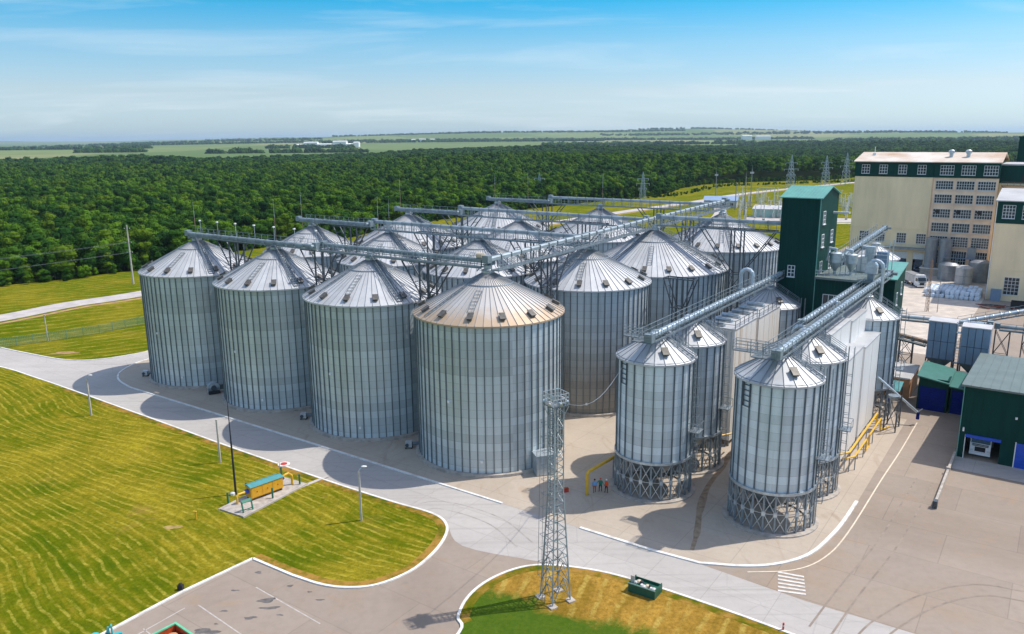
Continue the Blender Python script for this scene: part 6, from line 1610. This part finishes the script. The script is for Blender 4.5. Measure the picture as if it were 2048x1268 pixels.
pylon('lattice pylon standing in the field above the back-row gallery', 89.5, 539, 19, .2, .7); pylon('small lattice pylon at the forest edge behind the back-row gallery', 21, 585, 17, .2, .7)
for i, (x, y, h) in enumerate([(127, 430, 20.5), (146.7, 485, 22), (145.5, 564, 17), (131, 462, 14)]):
    t = thing('floodlight_pole', ['tall grey pole nearest the pale green hut', 'tall grey floodlight pole behind the nearest one', 'grey floodlight pole beside the blue-roofed building', 'thin grey pole between the floodlight poles'][i], 'pole', (x, y, 0), 0, 'substation poles')
    MB().tube((0, 0, 0), (0, 0, h), .38, 8, .2).build('pole', 'tank_grey', t)
    if i in (1, 2): MB().box(-1.1, 1.1, -.4, .4, h - 2.4, h - 1.4).build('floodlights', 'tank_pale', t)
    MB().tube((0, 0, h), (0, 0, h + 3), .08, 6, .03).build('rod', 'tank_grey', t)
t = thing('pale_green_hut', 'pale green flat-sided hut with light grey roof left of the green tower', 'building', (128.3, 419, 0), -.44)
wallset(t, 17, 8, 0, 4.2, 'pale_green_wall'); q = MB(); q.add([(-.4, -.5, 4.2), (17.4, -.5, 4.2), (17.4, 8.5, 5.6), (-.4, 8.5, 5.6), (-.4, -.5, 4.45), (17.4, -.5, 4.45), (17.4, 8.5, 5.85), (-.4, 8.5, 5.85)], [(3, 2, 1, 0), (4, 5, 6, 7), (0, 1, 5, 4), (1, 2, 6, 5), (2, 3, 7, 6), (3, 0, 4, 7)]); q.build('roof', 'tank_pale', t)
q = MB()
for i in range(5): q.bar((9 + 1.6 * i, -1.2, 0), (9 + 1.6 * i, -1.2, 4.4), .12); q.bar((9 + 1.6 * i, -1.2, 1.2 + .6 * i), (10.6 + 1.6 * i, -1.2, 1.8 + .6 * i), .12)
q.bar((9, -1.2, 4.4), (16, -1.2, 4.4), .12); q.build('stair', 'grey_steel', t)
t = thing('blue_roof_building', 'low building with blue roof beside the gallery end', 'building', (116.5, 478, 0), -.35)
wallset(t, 19, 12, 0, 4.4, 'grey_roof'); q = MB(); q.add([(-.6, -.6, 4.4), (19.6, -.6, 4.4), (19.6, 6, 6.6), (-.6, 6, 6.6), (19.6, 12.6, 4.4), (-.6, 12.6, 4.4)], [(0, 1, 2, 3), (3, 2, 4, 5), (1, 4, 2), (0, 3, 5), (0, 5, 4, 1)]); q.build('roof', 'blue_roof', t)
for i in range(4): window(t, '-v', 2 + 4.4 * i, 1.4, 2.0, 1.6, 2, 1)
def gantry(label, x, y, w, h, rz):
    t = thing('busbar_gantry', label, 'gantry', (x, y, 0), rz, 'substation gantries')
    for s in (0, w): MB().bar((s, 0, 0), (s, 0, h), .34).build('post', 'insulator', t)
    MB().bar((0, 0, h), (w, 0, h), .34, .42).build('beam', 'insulator', t); q = MB()
    for i in range(3): q.tube((w * (i + 1) / 4, 0, h - .2), (w * (i + 1) / 4, 0, h - 2.0), .15, 6)
    q.build('insulators', 'tank_pale', t)
gantry('tall pale portal gantry of the substation', 139.5, 447, 8.6, 13.5, -.2); gantry('pale portal gantry partly behind the green tower', 163, 452, 9, 11, -.2); gantry('pale portal gantry in the gap beside the mill', 196, 440, 9, 10, -.2); gantry('rear portal gantry beside the mill', 214, 465, 9, 10, -.2)
sw = None; spots = []
for a_, b_, c_, d_, n_ in ((1474, 1562, 398, 442, 44), (1676, 1714, 404, 446, 22)):
    for i in range(n_): g = ground(r.uniform(a_, b_), r.uniform(c_, d_)); spots.append((g.x, g.y))
for i, (x, y) in enumerate(spots):
    h = r.choice((5.4, 6.6, 8.4))
    if sw is None:
        sw = thing('switchgear_post', 'pale switchgear post with ribbed insulators in the substation', 'switchgear', (x, y, 0), 0, 'switchgear posts')
        MB().box(-.5, .5, -.5, .5, 0, .5).build('plinth', 'concrete', sw); MB().bar((-.35, 0, .5), (-.35, 0, 2.4), .26).bar((.35, 0, .5), (.35, 0, 2.4), .26).build('stand', 'insulator', sw)
        q = MB()
        for z in range(6): q.lathe([(.16, 2.4 + .4 * z), (.36, 2.5 + .4 * z), (.16, 2.75 + .4 * z)], 8)
        q.bar((-1.1, 0, 4.8), (1.1, 0, 4.8), .14); q.build('insulator_stack', 'insulator', sw)
    else:
        o = copy_thing(sw, (x, y, 0), r.uniform(-.3, .3)); o.scale = (1, 1, h / 4.8)
for i, (x, y) in enumerate([(176, 436), (203, 452)]):
    t = thing('transformer', ['grey power transformer left in the substation', 'grey power transformer in the gap beside the mill'][i], 'transformer', (x, y, 0), -.2, 'transformers')
    MB().box(-2.2, 2.2, -1.3, 1.3, .4, 3.2).build('tank', 'tank_grey', t); MB().tube((-2, 0, 4), (2, 0, 4), .5, 12).build('conservator', 'tank_pale', t)
    for k_ in range(7): MB().box(-1.9 + .6 * k_, -1.75 + .6 * k_, -1.8, -1.3, .6, 2.9).build('radiator_fin', 'tank_grey', t)
    for k_ in range(3): MB().tube((-1.2 + 1.2 * k_, .6, 3.2), (-1.2 + 1.2 * k_, .6, 4.6), .18, 8, .08).build('bushing', 'rust_red', t)
# far white works on the plain
for i, (x0, w, h, y) in enumerate([(-990, 36, 9, 3700), (-952, 62, 15, 3710), (-888, 66, 10, 3700), (-820, 62, 17, 3720), (-756, 30, 10, 3700), (-724, 24, 14, 3715), (-640, 26, 10, 5200), (-590, 40, 11, 5210), (-520, 30, 10, 5230), (1500, 60, 16, 5200), (1600, 90, 14, 5230)]):
    t = thing('far_warehouse', ['small white shed at the left end of the far works', 'tall white hall left in the far works', 'long low white hall in the middle of the far works', 'tallest white hall of the far works', 'low white annex right of the tallest far hall', 'white end block of the far works', 'leftmost tiny white roof beyond the far works', 'middle tiny white roof beyond the far works', 'right tiny white roof beyond the far works', 'small pale shed on the right horizon', 'long pale roof on the right horizon'][i], 'building', (x0, y, 0 if y < 4000 else hill(x0, y)), 0, 'far white halls')
    h *= 1.7
    MB().box(0, w, 0, 40, 0, h).build('wall', 'white_paint', t); q = MB(); q.add([(-1, -1, h), (w + 1, -1, h), (w + 1, 20, h + 3), (-1, 20, h + 3), (w + 1, 41, h), (-1, 41, h)], [(0, 1, 2, 3), (3, 2, 4, 5), (1, 4, 2), (0, 3, 5)]); q.build('roof', 'white_paint', t)
# ================================================================== TREES
def crown_mesh(name, seed, R, H, z0, leaf, n, m, core=True):
    """uneven crown: lobes of leaf-clump faces round a rough dark core"""
    r = random.Random(seed); q = MB(); lobes = []
    for i in range(9):
        a = r.uniform(0, 2 * PI); rr = R * r.uniform(.15, .62); z = z0 + H * r.uniform(.22, .80)
        lobes.append((rr * math.cos(a), rr * math.sin(a), z, R * r.uniform(.38, .58)))
    lobes.append((0, 0, z0 + H * .72, R * .6)); lobes.append((0, 0, z0 + H * .35, R * .75))
    if core:
        for (x, y, z, s) in lobes: q.ball((x, y, z), s * .78, n=6, m=4, sz=.85)
    for i in range(n):
        x, y, z, s = r.choice(lobes)
        d = Vector((r.gauss(0, 1), r.gauss(0, 1), r.gauss(.25, 1))).normalized()
        c = Vector((x, y, z)) + Vector((d.x, d.y, d.z * .85)) * s * r.uniform(.80, 1.12)
        nn = (d + Vector((r.gauss(0, .55), r.gauss(0, .55), r.gauss(0.2, .55)))).normalized()
        a = nn.cross(Vector((0, 0, 1)));
        if a.length < .1: a = Vector((1, 0, 0))
        a.normalize(); b = nn.cross(a); w = leaf * r.uniform(.6, 1.3); h = leaf * r.uniform(.5, 1.0)
        a, b = a * w, b * h
        q.add([c - a * .5, c - b * .5 + a * .1, c + a * .5, c + b * .55 - a * .1], [(0, 1, 2, 3)])
    return q.mesh(name, m)
def trunk_mesh(seed, H, z0):
    r = random.Random(seed); q = MB(); q.tube((0, 0, -.2), (0, 0, z0 + H * .5), .24, 7, .12)
    for i in range(4):
        a = r.uniform(0, 6.28); zz_ = z0 + H * r.uniform(.05, .35); q.tube((0, 0, zz_), (math.cos(a) * 1.6, math.sin(a) * 1.6, zz_ + 1.8), .10, 5, .05)
    return q.mesh('trunk', 'bark')
near_crowns = [crown_mesh('crown', 100 + i, 3.0 + .45 * (i % 4), 10.4 + 1.2 * (i % 3), 0.4, .55, 760, 'foliage') for i in range(8)]
near_trunks = [trunk_mesh(200 + i, 10, 1.6) for i in range(3)]
rng = np.random.default_rng(5)
EX = np.array([p[0] for p in EDGE]); EY = np.array([p[1] for p in EDGE])
def edge_y(x): return np.interp(x, EX, EY)
def far_y(x):
    # far limit of the wood (slanting: nearer on the left)
    return np.interp(x, [-2200, -1400, -900, -520, -250, 0, 400, 900, 1500, 2200], [1250, 1250, 1300, 1500, 1900, 2250, 2450, 2500, 2450, 2300])
def in_view(x, y, mrg=1.22): return (y > 150) & (np.abs(x) < (0.651 * y + 20) * mrg)
def clearing(x, y):
    # rides and breaks cut through the wood on the left
    c = (np.abs(y - (560 + 0.18 * x)) < 9) & (x < -205) & (x > -420)
    c |= (np.abs(y - (1010 + 0.12 * x)) < 16) & (x < -330)
    return c
def scatter(y0, y1, sp, jit=.42):
    xs = np.arange(-0.75 * y1, 0.75 * y1, sp); ys = np.arange(y0, y1, sp * .9)
    X, Y = np.meshgrid(xs, ys); X = X + (np.arange(len(ys)) % 2)[:, None] * sp / 2
    X = (X + rng.uniform(-jit, jit, X.shape) * sp).ravel(); Y = (Y + rng.uniform(-jit, jit, Y.shape) * sp).ravel()
    k_ = (Y > edge_y(X) + 3) & (Y < far_y(X)) & in_view(X, Y) & ~clearing(X, Y) & (Y >= y0) & (Y < y1)
    return X[k_], Y[k_]
A = scatter(190, 620, 4.3); Bm = scatter(620, 1150, 5.6); Cf = scatter(1150, 2520, 8.6)
# the 300 largest trees: nearest the camera along the wood's edge, seen left of the silos
d2 = A[0] ** 2 + A[1] ** 2
vis = (A[0] / A[1] < -0.30) & (A[0] / A[1] > -0.70)
order = np.argsort(np.where(vis, d2, 1e12))[:300]
mask = np.ones(len(A[0]), bool); mask[order] = False
tr = random.Random(11)
for n_, i in enumerate(order):
    t = thing('broadleaf_tree', 'dense green broadleaf tree at the near edge of the wood on the left', 'tree', (float(A[0][i]), float(A[1][i]), 0), tr.uniform(0, 6.28), 'trees at the edge of the wood')
    s = tr.uniform(.58, 1.12); t.scale = (s * tr.uniform(.9, 1.1), s * tr.uniform(.9, 1.1), s * tr.uniform(.85, 1.08))
    link('crown', near_crowns[n_ % 8], t); link('trunk', near_trunks[n_ % 3], t)
# the rest of the wood reads as one mass
def wood(name, X, Y, Z, meshes, smin, smax, label, rot=True):
    me = bpy.data.meshes.new(name); me.from_pydata(list(zip(X.tolist(), Y.tolist(), Z.tolist())), [], [])
    n = len(X)
    at = me.attributes.new('tscale', 'FLOAT_VECTOR', 'POINT'); s = rng.uniform(smin, smax, n)
    v = np.stack([s * rng.uniform(.88, 1.12, n), s * rng.uniform(.88, 1.12, n), s * rng.uniform(.8, 1.12, n)], 1).astype(np.float32)
    at.data.foreach_set('vector', v.ravel())
    at = me.attributes.new('trot', 'FLOAT', 'POINT'); at.data.foreach_set('value', rng.uniform(0, 6.28, n).astype(np.float32))
    at = me.attributes.new('tidx', 'INT', 'POINT'); at.data.foreach_set('value', rng.integers(0, len(meshes), n).astype(np.int32))
    o = link(name, me); tag(o, label, 'wood', None, 'stuff')
    pc = bpy.data.collections.new(name + '_source')
    for j, m_ in enumerate(meshes): pc.objects.link(bpy.data.objects.new('%s_%02d' % (name, j), m_))
    g = bpy.data.node_groups.new(name, 'GeometryNodeTree')
    g.interface.new_socket('Geometry', in_out='INPUT', socket_type='NodeSocketGeometry'); g.interface.new_socket('Geometry', in_out='OUTPUT', socket_type='NodeSocketGeometry')
    N, L = g.nodes, g.links
    gi, go = N.new('NodeGroupInput'), N.new('NodeGroupOutput')
    ci = N.new('GeometryNodeCollectionInfo'); ci.inputs['Collection'].default_value = pc; ci.inputs['Separate Children'].default_value = True; ci.inputs['Reset Children'].default_value = True
    ip = N.new('GeometryNodeInstanceOnPoints'); ip.inputs['Pick Instance'].default_value = True
    def attr(nm, ty):
        a = N.new('GeometryNodeInputNamedAttribute'); a.data_type = ty; a.inputs['Name'].default_value = nm; return a.outputs[0]
    cx_ = N.new('ShaderNodeCombineXYZ'); L.new(attr('trot', 'FLOAT'), cx_.inputs[2])
    e2 = N.new('FunctionNodeEulerToRotation'); L.new(cx_.outputs[0], e2.inputs[0])
    mp = N.new('GeometryNodeMeshToPoints'); L.new(gi.outputs[0], mp.inputs[0]); L.new(mp.outputs[0], ip.inputs['Points']); L.new(ci.outputs[0], ip.inputs['Instance'])
    L.new(attr('tidx', 'INT'), ip.inputs['Instance Index']); L.new(e2.outputs[0], ip.inputs['Rotation']); L.new(attr('tscale', 'FLOAT_VECTOR'), ip.inputs['Scale'])
    L.new(ip.outputs[0], go.inputs[0])
    md = o.modifiers.new('scatter', 'NODES'); md.node_group = g
    return o
# gently rolling canopy height inside the wood
def roll(X, Y): return np.maximum(-1.5, 4.5 * np.sin(X / 170 + 1) + 4.5 * np.sin(Y / 130 + X / 260) + 2 * np.sin(X / 60 + Y / 75)) * np.clip((Y - 420) / 300, 0, 1)
wood('wood_near', A[0][mask], A[1][mask], roll(A[0], A[1])[mask], near_crowns, .50, 1.15, 'dense green wood behind the silos')
mid = [crown_mesh('wood_crown', 300 + i, 3.9, 9.5 + i % 3, 1.5, 1.0, 230, 'foliage') for i in range(5)]
wood('wood_middle', Bm[0], Bm[1], roll(*Bm), mid, .52, 1.22, 'middle distance of the dense green wood')
farc = [crown_mesh('wood_crown', 400 + i, 5.6, 9.5, 1.5, 1.9, 90, 'dark_foliage') for i in range(4)]
wood('wood_far', Cf[0], Cf[1], roll(*Cf), farc, .55, 1.3, 'far dark green wood below the horizon')
# scrub along the track and pylons
xs = rng.uniform(60, 330, 260); ys = np.interp(xs, [60, 120, 180, 330], [545, 585, 690, 745]) - rng.uniform(0, 16, 260)
wood('scrub', xs, ys, np.full(260, -1.2), mid, .16, .34, 'low scrub along the foot of the wood')
# hazel and thorn fringe at the foot of the wood
ex = rng.uniform(-240, 420, 900); ey = edge_y(ex) + rng.uniform(-1.5, 7, 900)
wood('wood_fringe', ex, ey, np.full(900, -0.6), near_crowns, .24, .52, 'bushy green fringe along the near edge of the wood')
# belts and copses on the far plain
bx, by = [], []
for cx_, cy_, L_, wd, n_ in [(-1445, 2900, 230, 60, 90), (-700, 2500, 500, 25, 50), (-880, 3520, 380, 30, 70), (-2500, 3900, 1500, 120, 300), (-1500, 5600, 2600, 160, 420),
        (-300, 5200, 1800, 140, 340), (900, 5600, 2400, 170, 420), (600, 3600, 900, 70, 160), (1900, 3300, 1900, 160, 480), (2900, 4300, 2300, 160, 380), (0, 8200, 3600, 300, 460), (2600, 7200, 3600, 300, 460), (-3500, 6800, 3800, 320, 480), (3600, 9500, 4200, 340, 300), (-900, 10500, 6000, 400, 380)]:
    bx += list(cx_ + rng.uniform(-L_ / 2, L_ / 2, n_)); by += list(cy_ + rng.uniform(-wd / 2, wd / 2, n_))
bx, by = np.array(bx), np.array(by)
bz = np.array([hill(x, y) for x, y in zip(bx, by)])
q = crown_mesh('copse', 500, 14, 14, -2, 6, 60, 'dark_foliage'); q2 = crown_mesh('copse', 501, 17, 12, -2, 6, 60, 'dark_foliage')
wood('distant_copses', bx, by, bz, [q, q2], .7, 1.3, 'tree belts and copses scattered over the far plain')

# ================================================================== HAZE
o = MB().box(-26000, 26000, -300, 33000, -1.2, 135).build('haze', 'bark'); o.data.materials.clear()
m = bpy.data.materials.new('haze_air'); m.use_nodes = True; nt = m.node_tree; nt.nodes.clear()
ou = nt.nodes.new('ShaderNodeOutputMaterial'); pv = nt.nodes.new('ShaderNodeVolumePrincipled')
pv.inputs['Color'].default_value = (.66, .84, 1.0, 1); pv.inputs['Density'].default_value = 4.6e-5; pv.inputs['Anisotropy'].default_value = 0.2
nt.links.new(pv.outputs[0], ou.inputs['Volume']); o.data.materials.append(m); o['kind'] = 'stuff'; o['label'] = 'pale blue summer haze over the plain'
